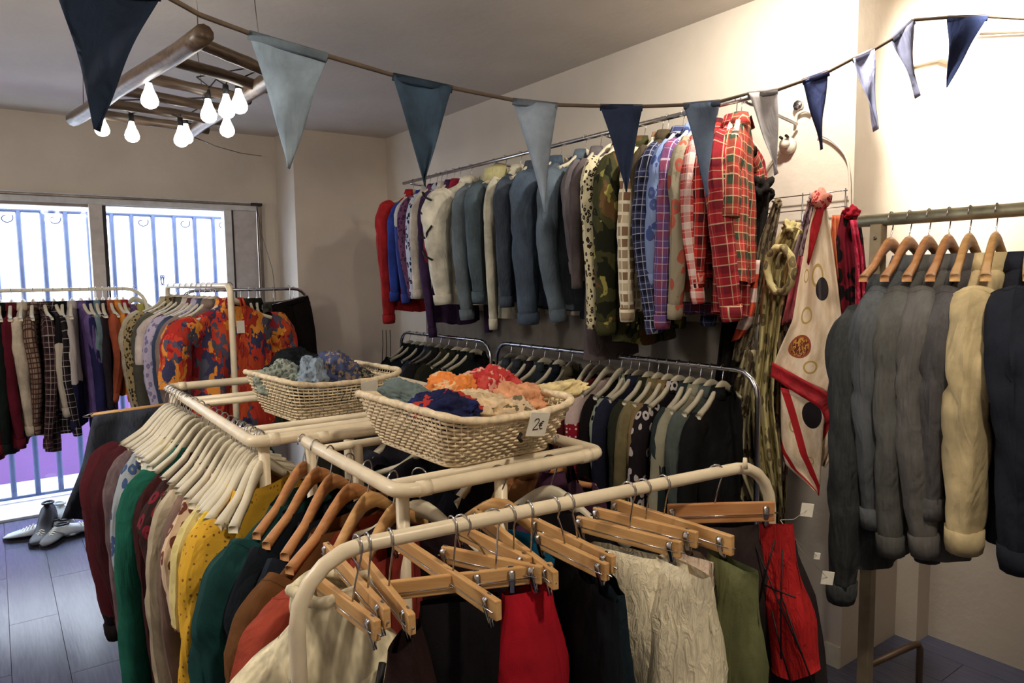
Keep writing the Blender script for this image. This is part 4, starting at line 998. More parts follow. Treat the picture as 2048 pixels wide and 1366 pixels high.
# cream turtleneck sweater on the first clip hangers
furc = fabric('fur', C(234, 222, 190)); wool = fabric('knit', C(236, 222, 186))
def turtleneck():
    c_ = at(668, 1225, z=1.055); g = thing('sweater', 'cream knitted turtleneck sweater with wide neck at the left end of the foreground rack', 'sweater', c_, R(-32))
    Ls = [(.045, .066, .048), (.02, .070, .052), (-0.01, .066, .048), (-.03, .085, .048), (-.05, .105, .050), (-.085, .125, .055), (-.3, .14, .07), (-.7, .15, .07)]
    b, _ = loft(Ls, 60, 40, 5.2, wave=.02, wr=.008); b.build('body', wool, g)
    m_ = MB(); n_ = 40
    m_.tube([(.067*math.cos(2*math.pi*i/n_), .049*math.sin(2*math.pi*i/n_), .045+.006*math.sin(i*.6)) for i in range(n_)], .010, 8, closed=True); m_.build('neck_roll', wool, g)
    for s_ in (-1, 1):
        sm, ce, di = sleeve_mesh(s_, 0, [(s_*.05, 0, -.08), (s_*.14, -.02, -.17), (s_*.165, -.04, -.4), (s_*.165, -.05, -.64)], [(.06, .05), (.06, .055), (.055, .05), (.045, .04)], 22, 24, 2+s_, wr=.008); sm.build('sleeve', wool, g)
    m_ = MB(); m_.tube([(-.05, -.070, -.06), (-.06, -.10, -.18), (-.075, -.105, -.34)], .006, 6); o = m_.build('cord_trim', M_black, g); o['label'] = 'black cord trim'
    m_ = MB(); m_.tube([(.085, -.065, -.055), (.065, -.095, -.16), (.03, -.105, -.34)], .006, 6); o = m_.build('cord_trim', M_black, g); o['label'] = 'black cord trim'
turtleneck()
def hp(k, t_): P_, Q_, c_, n_ = H[k]; w_ = P_.lerp(Q_, t_); return Vector((w_.x, w_.y, w_.z-.028)), math.atan2(n_.y, n_.x)
blk = fabric('plain', C(20, 18, 22))
for (k, t_, da, nm, cat, mt, lb, wt, wb, L_, sd, kw) in (
 ('d', .42, 0, 'skirt', 'skirt', blk, 'plain black skirt left of the red skirt', .065, .09, .8, 3, {}),
 ('c', .9, -40, 'skirt', 'skirt', fabric('plain', C(40, 24, 24)), 'brown black skirt beside the cream turtleneck', .05, .14, .8, 14, {}),
 ('h', .55, -15, 'skirt', 'skirt', fabric('plain', C(24, 20, 24)), 'black skirt right of the red one', .08, .11, .8, 5, {}),
 ('i', .9, -20, 'skirt', 'skirt', fabric('knit', C(22, 26, 34)), 'black woollen skirt left of the fringed one', .07, .10, .8, 6, {}),
 ('j', .92, -20, 'skirt', 'skirt', fabric('fur', C(24, 38, 48)), 'blue black fringed skirt', .07, .095, .8, 7, dict(fur=.006)),
 ('j', .55, -20, 'skirt', 'skirt', fabric('plain', C(18, 17, 20)), 'black skirt behind the fringed one', .10, .13, .8, 8, {}),
 ('k', .60, 5, 'fur_wrap', 'wrap', furc, 'cream fur wrap next to the dark skirts', .10, .12, .8, 9, dict(th=.05, fur=.006)),
 ('l', .97, -20, 'fur_wrap', 'wrap', fabric('fur', C(228, 206, 188)), 'pinkish white fur wrap beside the cream one', .05, .085, .8, 10, dict(th=.05, fur=.006)),
 ('m', .98, -10, 'skirt', 'skirt', fabric('plain', C(104, 108, 70)), 'olive green skirt beside the pinkish fur', .055, .10, .8, 11, {}),
 ('n', .55, 0, 'skirt', 'skirt', fabric('plain', C(50, 40, 40)), 'charcoal skirt left of the red wrap', .07, .12, .8, 13, {})):
    c_, an = hp(k, t_); hung(nm, cat, mt, lb, c_, an+R(da), wt, wb, L_, seed=sd, **kw)
hung('skirt', 'skirt', fabric('plain', C(168, 18, 34)), 'bright red skirt clipped beside black ones', at(1052, 1178, z=1.075), R(-10), .045, .095, .62, th=.055, seed=4, wave=.02)
# second cream fur fall and the red wrap with black lines
c_, an = hp('k', 1.0); hung('fur_wrap', 'wrap', fabric('fur', C(238, 226, 194)), 'thick cream fur wrap with a dark cord loop', c_, an-R(20), .06, .10, .8, th=.055, seed=21, fur=.006)
redf = fabric('fur', C(186, 34, 36))
c_, an = hp('n', 1.0); g = hung('shawl', 'wrap', redf, 'red fluffy shawl with crossing black lines at the right end', c_, an-R(55), .035, .045, .31, th=.028, seed=22, fur=.005, tilt=R(-12))
for (a_, b_) in (((-.04, -.04), (.07, -.30)), ((.03, -.03), (-.05, -.20)), ((-.05, -.14), (.08, -.16)), ((.02, -.16), (.10, -.40)), ((-.02, -.2), (.02, -.38)), ((.05, -.05), (.0, -.32))):
    m_ = MB(); m_.tube([(a_[0]*.7, -.036, a_[1]*.8), ((a_[0]+b_[0])*.35, -.046, (a_[1]+b_[1])*.4), (b_[0]*.7, -.050, b_[1]*.8)], .0018, 5); m_.build('black_line', M_black, g)
c_, an = hp('n', .85); hung('skirt', 'skirt', fabric('plain', C(44, 38, 40)), 'dark grey skirt hanging below the red shawl', c_+Vector((.02, .02, -.05)), an-R(10), .08, .15, .8, seed=23, tilt=R(-6))
# little paper tags hanging on threads from the shawl
shawl = next(o for o in sc.objects if o.name == 'shawl'); inv_ = (Matrix.Translation(shawl.location) @ shawl.rotation_euler.to_matrix().to_4x4()).inverted()
hz_ = at(1560, 1040, z=1.09)
for (px_, py_, s_) in ((1614, 1020, .014), (1655, 1156, .014), (1634, 1112, .007)):
    c_ = at(px_, py_, d=1.62); m_ = MB(); m_.box((-s_, -.001, -s_*1.1), (s_, .001, s_*1.1)); o = m_.build('paper_tag', M_card, shawl, smooth=False, bevel=.0004)
    o.matrix_local = inv_ @ (Matrix.Translation(c_) @ Matrix.Rotation(R(-36), 4, 'Z') @ Matrix.Rotation(R(8), 4, 'Y'))
    m_ = MB(); m_.tube([inv_ @ hz_, inv_ @ (hz_.lerp(c_, .5)-Vector((0, 0, .01))), inv_ @ c_], .0006, 4); m_.build('tag_thread', M_cable, shawl)

# ------------------------------------------------------------------ scarves on the wall grid
XS = 2.52
def S(px, py, x=XS): return at(px, py, x=x)
def scarf(label, mat, L_, R_, x=XS, nt=26, ns=22, fold=.018, ff=5, seed=1, knot=True, kr=.03, thick=.003, kmat=None, name='scarf', group='scarves on the wall'):
    top = (S(*L_[0], x)+S(*R_[0], x))/2
    g = thing(name, label, 'scarf', top, 0, group)
    o = drape('cloth_fall', mat, [S(*p_, x)-top for p_ in L_], [S(*p_, x)-top for p_ in R_], ns, nt, g, fold, ff, seed, thick, depth=Vector((-.82, -.57, 0)))
    if knot:
        m_ = MB(); n_ = 28
        P_ = []
        for j in range(19):
            ph = -math.pi/2+math.pi*j/18
            for i in range(n_):
                th = 2*math.pi*i/n_; d_ = Vector((math.cos(th)*math.cos(ph), math.sin(th)*math.cos(ph), math.sin(ph)))
                P_.append(d_*kr*(1+.9*noise.noise(d_*1.9+Vector((seed, 0, 0)))-.35*abs(noise.noise(d_*4+Vector((0, seed, 0))))))
        m_.grid(P_, n_, 19, True); m_.build('knot', kmat or mat, g)
    return g
# silk scarf: cream, black discs, red border (flat print placed in cloth coordinates)
def silk(name, discs, reds, medal=None, rings=()):
    t = NT(name, .4, 0, .35); uv = t.coord('UV'); o = t.sep(uv); U, V = o[0], o[1]
    base = t.ramp(t.noise(7, vec=uv, detail=3), [(.35, (206, 182, 150)), (.65, (232, 214, 190))])
    for (u, v, r, asp) in rings:
        d_ = t.math('SQRT', t.math('ADD', t.math('POWER', t.math('MULTIPLY', t.math('SUBTRACT', U, u), asp), 2), t.math('POWER', t.math('SUBTRACT', V, v), 2)))
        base = t.mix(t.math('LESS_THAN', t.math('ABSOLUTE', t.math('SUBTRACT', d_, r)), r*.16), base, (176, 150, 84))
    for (u, v, r, asp, c_) in discs:
        d_ = t.math('SQRT', t.math('ADD', t.math('POWER', t.math('MULTIPLY', t.math('SUBTRACT', U, u), asp), 2), t.math('POWER', t.math('SUBTRACT', V, v), 2)))
        base = t.mix(t.math('LESS_THAN', d_, r), base, c_)
    if medal:
        u, v, r, asp = medal
        d_ = t.math('SQRT', t.math('ADD', t.math('POWER', t.math('MULTIPLY', t.math('SUBTRACT', U, u), asp), 2), t.math('POWER', t.math('SUBTRACT', V, v), 2)))
        md = t.ramp(t.noise(30, vec=uv, detail=2, dist=1), [(0, (92, 22, 20)), (.5, (196, 150, 60)), (.62, (60, 16, 16))], True)
        base = t.mix(t.math('LESS_THAN', d_, r), base, (142, 66, 34)); base = t.mix(t.math('LESS_THAN', d_, r*.8), base, md)
    for (ca, cb, cc, lo, hi) in reds:      # stripe where lo < a*u+b*v+c < hi
        e = t.math('ADD', t.math('MULTIPLY', U, ca), t.math('ADD', t.math('MULTIPLY', V, cb), cc))
        k = t.math('MULTIPLY', t.math('GREATER_THAN', e, lo), t.math('LESS_THAN', e, hi))
        base = t.mix(k, base, (168, 26, 34))
    t.col(base); return t.m
DK = C(26, 18, 24)
# behind ones first
scarf('dark brown black scarf hanging from the first hook beside the tartan shirts', fabric('fur', C(30, 26, 24)), [(1505, 375), (1490, 470), (1450, 600), (1430, 760)], [(1540, 385), (1530, 480), (1500, 640), (1470, 780)], 2.5, seed=2, kr=.045)
scarf('long grey brown patterned scarf slanting down from the second hook', fabric('leopard', C(110, 98, 74), C(66, 56, 48), 26), [(1548, 402), (1520, 480), (1500, 580), (1470, 690), (1465, 720)], [(1562, 410), (1550, 480), (1525, 580), (1505, 700), (1495, 730)], 2.47, seed=3, kr=.016)
scarf('small scarf with orange and white border beside the yellow one', fabric('stripe', C(206, 178, 170), C(190, 70, 44), 9), [(1510, 520), (1492, 600), (1475, 650), (1462, 685)], [(1520, 520), (1512, 610), (1503, 650), (1488, 672)], 2.44, seed=4, knot=False, ff=2)
yl = fabric('leopard', C(176, 162, 110), C(110, 96, 66), 14)
scarf('mustard yellow and grey knotted silk scarf', yl, [(1565, 455), (1530, 520), (1522, 600), (1515, 700), (1500, 800), (1510, 930), (1530, 1000)], [(1600, 460), (1580, 520), (1568, 600), (1552, 700), (1545, 800), (1560, 920), (1565, 1010)], 2.42, seed=5, fold=.03, ff=5, kr=.03)
m = MB(); lp = [S(1560+26*math.cos(a_/10*6.283), 540+46*math.sin(a_/10*6.283), 2.38) for a_ in range(10)]; 
gk = MB(); gk.tube(lp, .016, 8, closed=True); o = gk.build('scarf', yl); tag(o, 'looped end of a mustard scarf twisted below its knot', 'scarf', 'scarves on the wall')
scarf('olive and cream scarf falling behind the foreground rack bend', fabric('leopard', C(150, 138, 104), C(70, 58, 40), 12), [(1490, 700), (1470, 760), (1460, 830), (1450, 920), (1480, 1000)], [(1515, 700), (1510, 780), (1500, 860), (1505, 920), (1540, 1010)], 2.46, seed=6, knot=False, fold=.03)
scarf('brown and khaki snake patterned scarf between yellow and grey ones', fabric('leopard', C(130, 112, 80), C(60, 40, 36), 18), [(1540, 560), (1530, 700), (1520, 830), (1525, 930), (1540, 1040)], [(1568, 560), (1572, 700), (1568, 830), (1575, 930), (1570, 1060)], 2.49, seed=16, knot=False, fold=.03)
scarf('grey and pink flowered scarf behind the dotted silk scarf', fabric('leopard', C(150, 128, 128), C(92, 66, 76), 20), [(1618, 395), (1600, 460), (1570, 560), (1545, 700), (1540, 800), (1545, 950)], [(1640, 400), (1632, 470), (1612, 580), (1590, 720), (1575, 820), (1570, 960)], 2.5, seed=7, kr=.02)
scarf('pink scarf strip showing beside the dotted silk scarf', fabric('silk', C(196, 96, 108)), [(1596, 510), (1580, 570), (1562, 650)], [(1612, 515), (1606, 570), (1592, 640)], 2.45, seed=8, knot=False, ff=2)
scarf('orange and brown scarf between the dotted silk and crimson scarves', fabric('blocks', C(190, 96, 58), C(70, 34, 40), -.2, 0), [(1665, 430), (1660, 480), (1668, 560), (1690, 680), (1700, 800)], [(1682, 430), (1690, 490), (1700, 560), (1720, 700), (1725, 800)], 2.5, seed=9, knot=False)
scarf('crimson and black scarf with gold chains nearest the denim rail', fabric('leopard', C(120, 22, 40), C(24, 20, 24), 11), [(1683, 425), (1672, 480), (1680, 580), (1690, 700), (1690, 820), (1700, 900)], [(1718, 425), (1726, 480), (1735, 580), (1755, 700), (1745, 800), (1735, 930)], 2.44, seed=10, kr=.024, kmat=fabric('plain', C(168, 28, 46)))
scarf('vivid magenta red scarf strip over the crimson and black one', fabric('leopard', C(176, 30, 60), C(200, 60, 90), 24), [(1700, 440), (1712, 520), (1712, 620), (1696, 720), (1690, 770)], [(1712, 440), (1726, 520), (1730, 620), (1722, 720), (1722, 780)], 2.40, seed=11, knot=False, ff=3)
scarf('black scarf with fine gold pattern below the crimson one', fabric('leopard', C(24, 24, 26), C(120, 104, 60), 8), [(1690, 560), (1668, 650), (1665, 760), (1670, 860), (1690, 960)], [(1730, 560), (1735, 650), (1748, 780), (1738, 880), (1712, 1010)], 2.47, seed=12, knot=False)
dot = thing('scarf', 'cream silk scarf with big black dots and red border, knotted high on the wall', 'scarf', S(1642, 400, 2.36), 0, 'scarves on the wall'); dt = S(1642, 400, 2.36)
def sp(px, py, dx=0): return S(px, py, 2.36+dx)-dt
mA = silk('silk_print_main', [(.62, .555, .058, .37, DK), (.98, .35, .058, .37, DK)], [(1.9, 1.0, -1.06, -.12, .03)][:0], (.33, .235, .075, .40), [(.5, .62, .05, .37), (.3, .42, .04, .4), (.6, .12, .04, .4), (.2, .62, .03, .5)])
dp = Vector((-.82, -.57, 0))
drape('silk_fall', mA, [sp(1632, 395), sp(1612, 480), sp(1598, 560), sp(1585, 640), sp(1558, 700), sp(1545, 735)], [sp(1650, 395), sp(1662, 470), sp(1674, 560), sp(1684, 640), sp(1680, 720), sp(1652, 790)], 26, 34, dot, .010, 3, 3, .003, dp)
rm = fabric('silk', C(164, 28, 36))
drape('red_border', rm, [sp(1640, 398, -.015), sp(1622, 450, -.015), sp(1614, 525, -.015)], [sp(1652, 398, -.015), sp(1641, 450, -.015), sp(1617, 530, -.015)], 6, 10, dot, .003, 2, 1, .003, dp)
drape('red_border', rm, [sp(1545, 725, -.01), sp(1600, 755, -.01), sp(1655, 785, -.01), sp(1680, 820, -.01)], [sp(1541, 752, -.01), sp(1590, 785, -.01), sp(1640, 815, -.01), sp(1655, 850, -.01)], 6, 14, dot, .004, 2, 2, .003, dp)
mB = silk('silk_print_tail', [(.72, .84, .11, .5, DK)], [(1.0, 1.0, 0, .98, 1.18), (1.0, 1.0, 0, .42, .58)], None, [(.75, .45, .04, .5), (.3, .7, .04, .5)])
drape('silk_tail', mB, [sp(1562, 775, .012), sp(1562, 830, .012), sp(1564, 900, .012), sp(1572, 930, .012), sp(1632, 985, .012)], [sp(1655, 800, .012), sp(1646, 860, .012), sp(1642, 920, .012), sp(1640, 960, .012), sp(1637, 990, .012)], 20, 24, dot, .008, 3, 5, .003, dp)
drape('silk_tail', silk('silk_print_back', [], [(-1.0, 1.0, 0, .35, .6)], None, [(.5, .4, .06, .6)]), [sp(1650, 800, .03), sp(1645, 870, .03), sp(1642, 930, .03)], [sp(1700, 810, .03), sp(1698, 860, .03), sp(1650, 935, .03)], 14, 14, dot, .012, 3, 6, .003, dp)
kn = MB(); P_ = []
for j in range(11):
    ph = -math.pi/2+math.pi*j/10
    for i in range(18):
        th = 2*math.pi*i/18; d_ = Vector((math.cos(th)*math.cos(ph), math.sin(th)*math.cos(ph), math.sin(ph)*1.1)); P_.append(d_*.032*(1+.5*noise.noise(d_*2.2)))
kn.grid(P_, 18, 11, True); kn.build('knot', fabric('leopard', C(196, 120, 104), C(150, 30, 40), 40), dot)
# wire grid behind the scarves
wg = thing('wire_grid', 'thin wire scarf grid fixed flat on the white wall', 'wall rack', (2.675, 1.62, 1.5))
for z_ in (.42, .36, .23, .10, -.05):
    m = MB(); m.tube([(0, -.14, z_), (0, .24, z_)], .0025, 5); m.build('wire', M_chrome, wg)
for y_ in (-.13, .05, .23):
    m = MB(); m.tube([(.004, y_, .43), (.004, y_, -.5)], .0025, 5); m.build('upright_wire', M_chrome, wg)
# cables and sockets
sok = thing('wall_socket', 'white round socket with a plug high on the wall', 'socket', (2.695, 1.745, 2.13))
m = MB(); m.tube([(0, 0, 0), (-.022, 0, 0)], .034, 16); m.build('socket_box', M_cable, sok)
m = MB(); m.tube([(-.022, 0, .004), (-.05, 0, .006)], [.018, .014], 10); m.build('plug', M_cable, sok)
m = MB(); m.tube([(-.03, .014, .028), (-.045, .014, .034)], .006, 6); m.tube([(-.03, -.012, .03), (-.045, -.012, .036)], .006, 6); m.build('screw', M_black, sok)
def cable(pts, label, x=2.685, r=.0045):
    P_ = [at(*p_, x=x) for p_ in pts]; out_ = []
    for i in range(len(P_)-1):
        p0, p1, p2, p3 = P_[max(i-1, 0)], P_[i], P_[i+1], P_[min(i+2, len(P_)-1)]
        for q in (0, .25, .5, .75): out_.append(.5*((2*p1)+(p2-p0)*q+(2*p0-5*p1+4*p2-p3)*q*q+(-p0+3*p1-3*p2+p3)*q**3))
    out_.append(P_[-1]); m_ = MB(); m_.tube(out_, r, 6); o = m_.build('cable', M_cable); tag(o, label, 'cable')
cable([(1520, 378), (1530, 345), (1552, 312), (1578, 298)], 'white cable curving up to the wall socket')
cable([(1635, 268), (1662, 280), (1690, 310), (1699, 350), (1700, 430)], 'white cable arching down along the wall edge')
cable([(1590, 250), (1594, 230), (1610, 222), (1622, 226)], 'short white cable stub above the socket', r=.006)

# ------------------------------------------------------------------ denim rail in the alcove
dr = thing('wall_rack', 'heavy galvanised pipe rail on square posts carrying denim jackets', 'clothes rack', (2.05, .6, 0))
m = MB(); m.tube([(0, .495, 1.752), (0, -.6, 1.752)], .0175, 14); m.build('rail', M_galv, dr)
for y_ in (.44, -.5):
    m = MB(); m.box((-.017, y_-.017, .01), (.017, y_+.017, 1.752-.012)); m.build('post', M_post, dr, smooth=False, bevel=.003)
    m = MB(); m.tube([(-.02, y_, 1.70), (-.0172, y_, 1.70)], .005, 8); m.build('screw', M_dchrome, dr)
m = MB(); m.box((-.02, -.5, .0), (.02, .44, .012)); m.build('base_plate', M_post, dr, smooth=False)
den = [
 (1.005, fabric('denim', C(44, 48, 46)), 'dark green black denim jacket', 'first on the denim rail by the post', dict(L=.78, sl=.74, sr=.06, th=.04, drop=.05)),
 (.955, fabric('denim', C(84, 90, 98)), 'slate blue denim jacket', 'second on the denim rail', dict(L=.66, sl=.56, sr=.058)),
 (.905, fabric('denim', C(92, 90, 82)), 'grey denim jacket with olive collar', 'third on the denim rail', dict(L=.72, sl=.62, sr=.056, th=.04)),
 (.855, fabric('denim', C(104, 98, 92)), 'worn grey denim jacket', 'with pale cuff, on the denim rail', dict(L=.70, sl=.60, sr=.056, th=.04)),
 (.805, fabric('denim', C(78, 72, 74)), 'charcoal denim jacket', 'behind the cream coloured one', dict(L=.74, sl=.5, sr=.05, th=.04)),
 (.745, fabric('plain', C(204, 184, 138)), 'cream corduroy jacket', 'on the denim rail', dict(L=.64, sl=.56, sr=.066, th=.045)),
 (.665, fabric('plain', C(36, 40, 52)), 'navy cloth jacket', 'in front of the cream one', dict(L=.66, sl=.57, sr=.074, th=.05)),
 (.585, fabric('denim', C(64, 74, 96)), 'indigo denim jacket', 'nearest on the denim rail', dict(L=.68, sl=.6, sr=.066, th=.05)),
]
for i, (y_, mt, sh, wh, kw) in enumerate(den):
    place('jacket', mt, (2.05, y_, 1.752), R(4+i*1.2), sh, wh, 'amber' if i < 4 else 'wood', 'jackets on the denim rail', 'hangers on the denim rail', railr=.0175, hi=True, wave=.012, **{**kw, 'drop': kw.get('drop', .0)+.045})
# bent metal bar low beside the post
lf = thing('metal_stand', 'brown metal floor stand with a bent top bar beside the post', 'stand', (2.66, 1.15, 0))
m = MB(); m.tube([(0, 0, 0), (0, 0, .235), (-.006, .004, .25), (-.03, .01, .252), (-.30, .04, .25), (-.3, .04, 0)], .012, 8); m.build('bent_frame', solid('brown_metal', (96, 78, 62), .5, .4), lf)
m = MB(); m.tube([(-.3, .04, .05), (0, 0, .05)], .008, 6); m.build('cross_bar', solid('brown_metal', (96, 78, 62), .5, .4), lf)

# ------------------------------------------------------------------ bunting
bt = thing('bunting', 'denim pennant bunting strung across the shop below the ceiling', 'bunting', (1.9, 1.75, 2.15)); bo_ = Vector((1.9, 1.75, 2.15))
PEN = [((110, -40), (322, -14), (196, 262), 1.25, C(34, 44, 62), 'navy'), ((497, 66), (655, 112), (575, 335), 1.6, C(132, 148, 162), 'pale blue'), ((785, 150), (905, 176), (850, 372), 1.95, C(52, 68, 84), 'dark slate blue'),
 ((1025, 200), (1115, 210), (1090, 425), 2.12, C(128, 140, 154), 'light blue'), ((1200, 212), (1285, 213), (1252, 385), 2.25, C(44, 54, 78), 'indigo'), ((1367, 210), (1440, 203), (1415, 392), 2.25, C(96, 110, 132), 'grey blue'),
 ((1495, 188), (1555, 180), (1551, 350), 2.3, C(160, 156, 158), 'pale grey'), ((1605, 162), (1658, 143), (1645, 298), 2.35, C(50, 58, 96), 'dark blue'), ((1705, 118), (1747, 100), (1750, 262), 2.38, C(138, 142, 172), 'lavender blue'),
 ((1785, 78), (1828, 40), (1838, 193), 2.42, C(122, 126, 152), 'dusty blue'), ((1895, 35), (1975, 33), (1893, 175), 2.4, C(46, 56, 90), 'deep navy')]
sp_ = [at(-40, -120, d=1.1)]
for i, (a, b, t_, d_, c_, nm) in enumerate(PEN):
    A_ = at(*a, d=d_); B_ = at(*b, d=d_+.0); T_ = at(*t_, d=d_); sp_ += [A_, (A_+B_)/2-Vector((0,0,.002)), B_]
    if i == 0: sp_ += [at(400, 30, d=1.42)]
    nr = 16; ns = 10; P_ = []; uv = []
    mid = (A_+B_)/2; dn = T_-mid; acc = (B_-A_); nrm = acc.cross(dn).normalized()
    curl = (.018 if i not in (0, 10) else .006)*(1 if i % 2 else -1)
    for j in range(nr):
        v = j/(nr-1); w_ = (1-v)**(1.25 if i in (3, 5, 7, 9) else 1.05)
        w_ = max(w_, .015)
        base_ = A_.lerp(T_, v); c0 = mid.lerp(T_, v)+acc*(0)
        l_ = A_.lerp(T_, v) ; r_ = B_.lerp(T_, v); cc = (l_+r_)/2; half = (r_-l_)/2*(w_/max(1-v, .015) if v < .97 else 1)
        for s_ in range(ns):
            u = -1+2*s_/(ns-1); p_ = cc+half*u+nrm*(curl*(u*u-.3)*(.4+v)+.006*math.sin(v*7+i+u*2))
            P_.append(p_-bo_); uv.append((u, v))
    m = MB(); m.grid(P_, ns, nr); o = m.build('pennant', fabric('pennant', dk(c_, 1.05)), bt, uvs=uv, solid=.0022); o['label'] = nm+' denim pennant'
    m = MB(); m.tube([A_-bo_-Vector((0,0,.004)), mid-bo_-Vector((0,0,.004)), B_-bo_-Vector((0,0,.004))], [(.011, .0035)]*3, 6, side=Vector((0,0,1))); m.build('top_hem', fabric('pennant', dk(c_, .8)), o)
sp_.append(at(2100, 40, d=2.4))
m = MB(); m.tube([p_-bo_ for p_ in sp_], [(.0055, .003)]*len(sp_), 6, side=Vector((0,0,1))); m.build('string', M_string, bt)
m = MB(); m.tube([at(1960, 68, x=3.24), at(2000, 66, x=3.24), at(2080, 62, x=3.24)], .005, 6); o = m.build('cord', M_string); tag(o, 'second thin cord beside the last navy pennant', 'cord')

# ------------------------------------------------------------------ ladder lamp
ld = thing('hanging_ladder', 'weathered wooden ladder hung flat below the ceiling', 'ladder', (.58, 3.05, 2.35))
def rough_pole(a, b, r, seed, nm):
    a = Vector(a); b = Vector(b); n_ = 14; pts = []; rr = []
    for i in range(n_+1):
        q = i/n_; pts.append(a.lerp(b, q)+Vector((noise.noise((q*3, seed, 0)), noise.noise((q*3, seed, 5)), noise.noise((q*3, seed, 9))))*.005); rr.append(r*(1+.18*noise.noise((q*6, seed, 3))))
    m_ = MB(); m_.tube(pts, rr, 10); return m_.build(nm, M_oldwood, ld)
rough_pole((-.005, -.68, .01), (-.235, .78, -.005), .030, 1, 'side_rail')
rough_pole((.30, -.46, -.005), (.27, .86, 0), .030, 2, 'side_rail')
for k, (ya, yb) in enumerate(((-.60, -.38), (-.36, -.2), (-.08, .02), (.17, .25), (.42, .48), (.66, .72))):
    xa = -.01-.155*(ya+.7)/1.0; rough_pole((xa, ya, .01), (.33, yb, .0), .021, 4+k, 'rung')
for (x_, y_) in ((.02, -.5), (.28, .55), (.27, -.35), (-.2, .7)):
    m = MB(); m.tube([(x_, y_, .02), (x_*.9, y_, .415)], .0018, 4); m.build('suspension_wire', M_dchrome, ld)
M_bulb = NT('lit_bulb', .2); M_bulb.b.inputs['Emission Color'].default_value = (1, .96, .88, 1); M_bulb.b.inputs['Emission Strength'].default_value = 9; M_bulb.col((255, 250, 240))
sl_ = thing('string_lights', 'string of glowing pear shaped bulbs wound around the hanging ladder', 'string lights', (.58, 3.05, 2.35)); so = Vector((.58, 3.05, 2.35))
bul = [(299, 192, 2.62), (204, 252, 3.2), (264, 264, 3.2), (362, 273, 3.15), (372, 268, 3.3), (417, 222, 2.8), (453, 213, 2.75), (478, 203, 2.7), (454, 253, 3.1)]
prof = [(0, .010), (.012, .013), (.028, .018), (.045, .026), (.062, .031), (.075, .029), (.086, .02), (.092, .006)]
tops = []
bme = None
for (px_, py_, d_) in bul:
    p_ = at(px_, py_, d=d_)-so; p_.z += .046
    if bme is None:
        m = MB(); m.tube([(0, 0, -q[0]) for q in prof], [q[1] for q in prof], 16); ob = m.build('bulb', M_bulb.m, sl_); bme = ob.data
    else: ob = bpy.data.objects.new('bulb', bme); COL.objects.link(ob); ob.parent = sl_
    ob.location = p_
    m = MB(); m.tube([(0, 0, 0), (0, 0, .035)], [.013, .011], 10); s0 = m.build('socket', M_black, ob)
    tops.append(p_+Vector((0, 0, .035)))
order = [tops[i] for i in (0, 1, 2, 3, 4, 8, 5, 6, 7)]; pts = [Vector((-.05, -.3, .05))]
for a, b in zip(order, order[1:]):
    pts += [a, (a+b)/2+Vector((0, 0, .03))]
pts += [order[-1], Vector((.3, -.4, .04)), Vector((.1, -.1, .03)), Vector((.27, .2, .04)), Vector((-.1, .45, .03)), Vector((.25, .7, .03))]
m = MB(); m.tube(pts, .0028, 5); m.build('cord', M_black, sl_)
# loose cable drooping from the ladder to the wall step
m = MB(); m.tube([Vector((.85, 3.86, 2.33)), at(430, 292, d=4.5), at(480, 306, d=5.0), at(522, 312, y=5.865)], .003, 5); o = m.build('cable', M_dchrome); tag(o, 'thin grey cable drooping from the ladder towards the window head', 'cable')

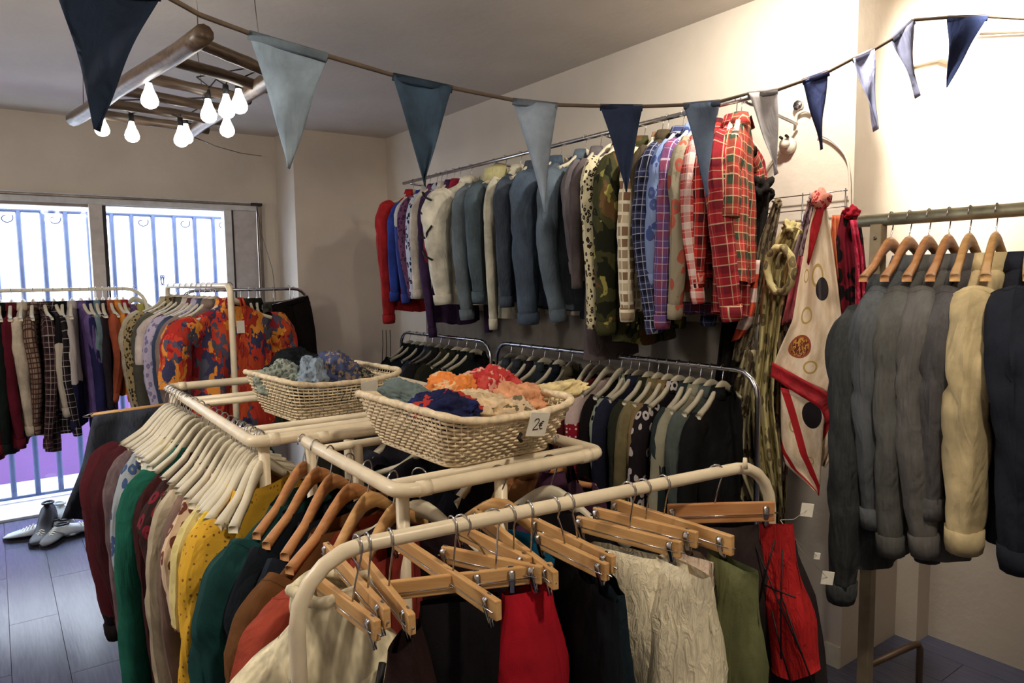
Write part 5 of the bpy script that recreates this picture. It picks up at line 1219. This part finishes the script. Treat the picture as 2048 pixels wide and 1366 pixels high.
# ------------------------------------------------------------------ shoes on the floor by the door
def shoe(label, loc, rz, c_up, c_sole, s=1.0, roll_=0, tall=0, group=None):
    g = thing('shoe', label, 'shoe', loc, rz, group); g.rotation_euler = (roll_, 0, rz); g.scale = (s, s, s)
    P_ = []; nu = 20; st = [(-.13, .030, .075), (-.11, .038, .09+tall), (-.06, .040, .088+tall), (-.01, .041, .075+tall*.35), (.04, .045, .058), (.09, .044, .048), (.125, .032, .038), (.142, .01, .026)]
    for (x_, w_, h_) in st:
        for i in range(nu):
            th = 2*math.pi*i/nu; P_.append((x_, w_*math.cos(th), .018+max(0, h_-.018)*(.5+.5*math.sin(th))))
    m_ = MB(); m_.grid(P_, nu, len(st), True); m_.f.append(tuple(range(nu))); m_.f.append(tuple((len(st)-1)*nu+i for i in range(nu))); m_.build('upper', c_up, g)
    P_ = []
    for z_ in (0, .02):
        for (x_, w_) in [(-.135, .02), (-.12, .036), (-.05, .042), (.03, .046), (.10, .047), (.135, .03), (.148, 0), (.135, -.03), (.10, -.047), (.03, -.046), (-.05, -.042), (-.12, -.036), (-.135, -.02)]: P_.append((x_, w_, z_))
    m_ = MB(); m_.grid(P_, 13, 2, True); m_.f.append(tuple(range(13))); m_.f.append(tuple(13+i for i in reversed(range(13)))); m_.build('sole', c_sole, g)
    m_ = MB()
    for q in range(5): m_.tube([(.0+q*.016, -.028, .066-q*.006), (.0+q*.016, 0, .080-q*.006), (.0+q*.016, .028, .066-q*.006)], .003, 5)
    m_.build('laces', M_card, g)
    m_ = MB(); m_.tube([(-.09+.034*math.cos(a_/12*6.283), .026*math.sin(a_/12*6.283), .092+tall) for a_ in range(12)], .006, 6, closed=True); m_.build('ankle_opening', c_sole, g)
sw = solid('white_leather', (196, 206, 214), .5); sb = solid('black_leather', (24, 22, 32), .5); sg = solid('grey_mesh', (110, 110, 112), .9)
shoe('white sneaker with black sole at the left of the shoe pile', (.12, 5.36, 0), R(165), sw, sb, 1.15)
shoe('black high shoe leaning in the middle of the shoe pile', (.17, 5.28, .0), R(250), sb, sb, 1.15, tall=.09)
shoe('grey mesh shoe at the front of the shoe pile', (.24, 5.22, 0), R(240), sg, sb, 1.15)
shoe('white blue sneaker stacked behind the grey mesh one', (.29, 5.36, .0), R(280), sw, sw, 1.2, tall=.05)
shoe('white sneaker with ribbed black sole at the right of the pile', (.36, 5.24, 0), R(15), sw, sb, 1.1)

# single stray cords under the red shirt at the corner
for k, (px_, lb) in enumerate(((765, 'first dark drawstring below the red shirt'), (772, 'second dark drawstring below the red shirt'), (780, 'last dark drawstring below the red shirt'))):
    m = MB(); m.tube([at(px_, 660, x=2.15), at(px_+1, 690, x=2.15), at(px_-1+k, 725, x=2.15)], .0025, 5); o = m.build('drawstring', M_black); tag(o, lb, 'cord')
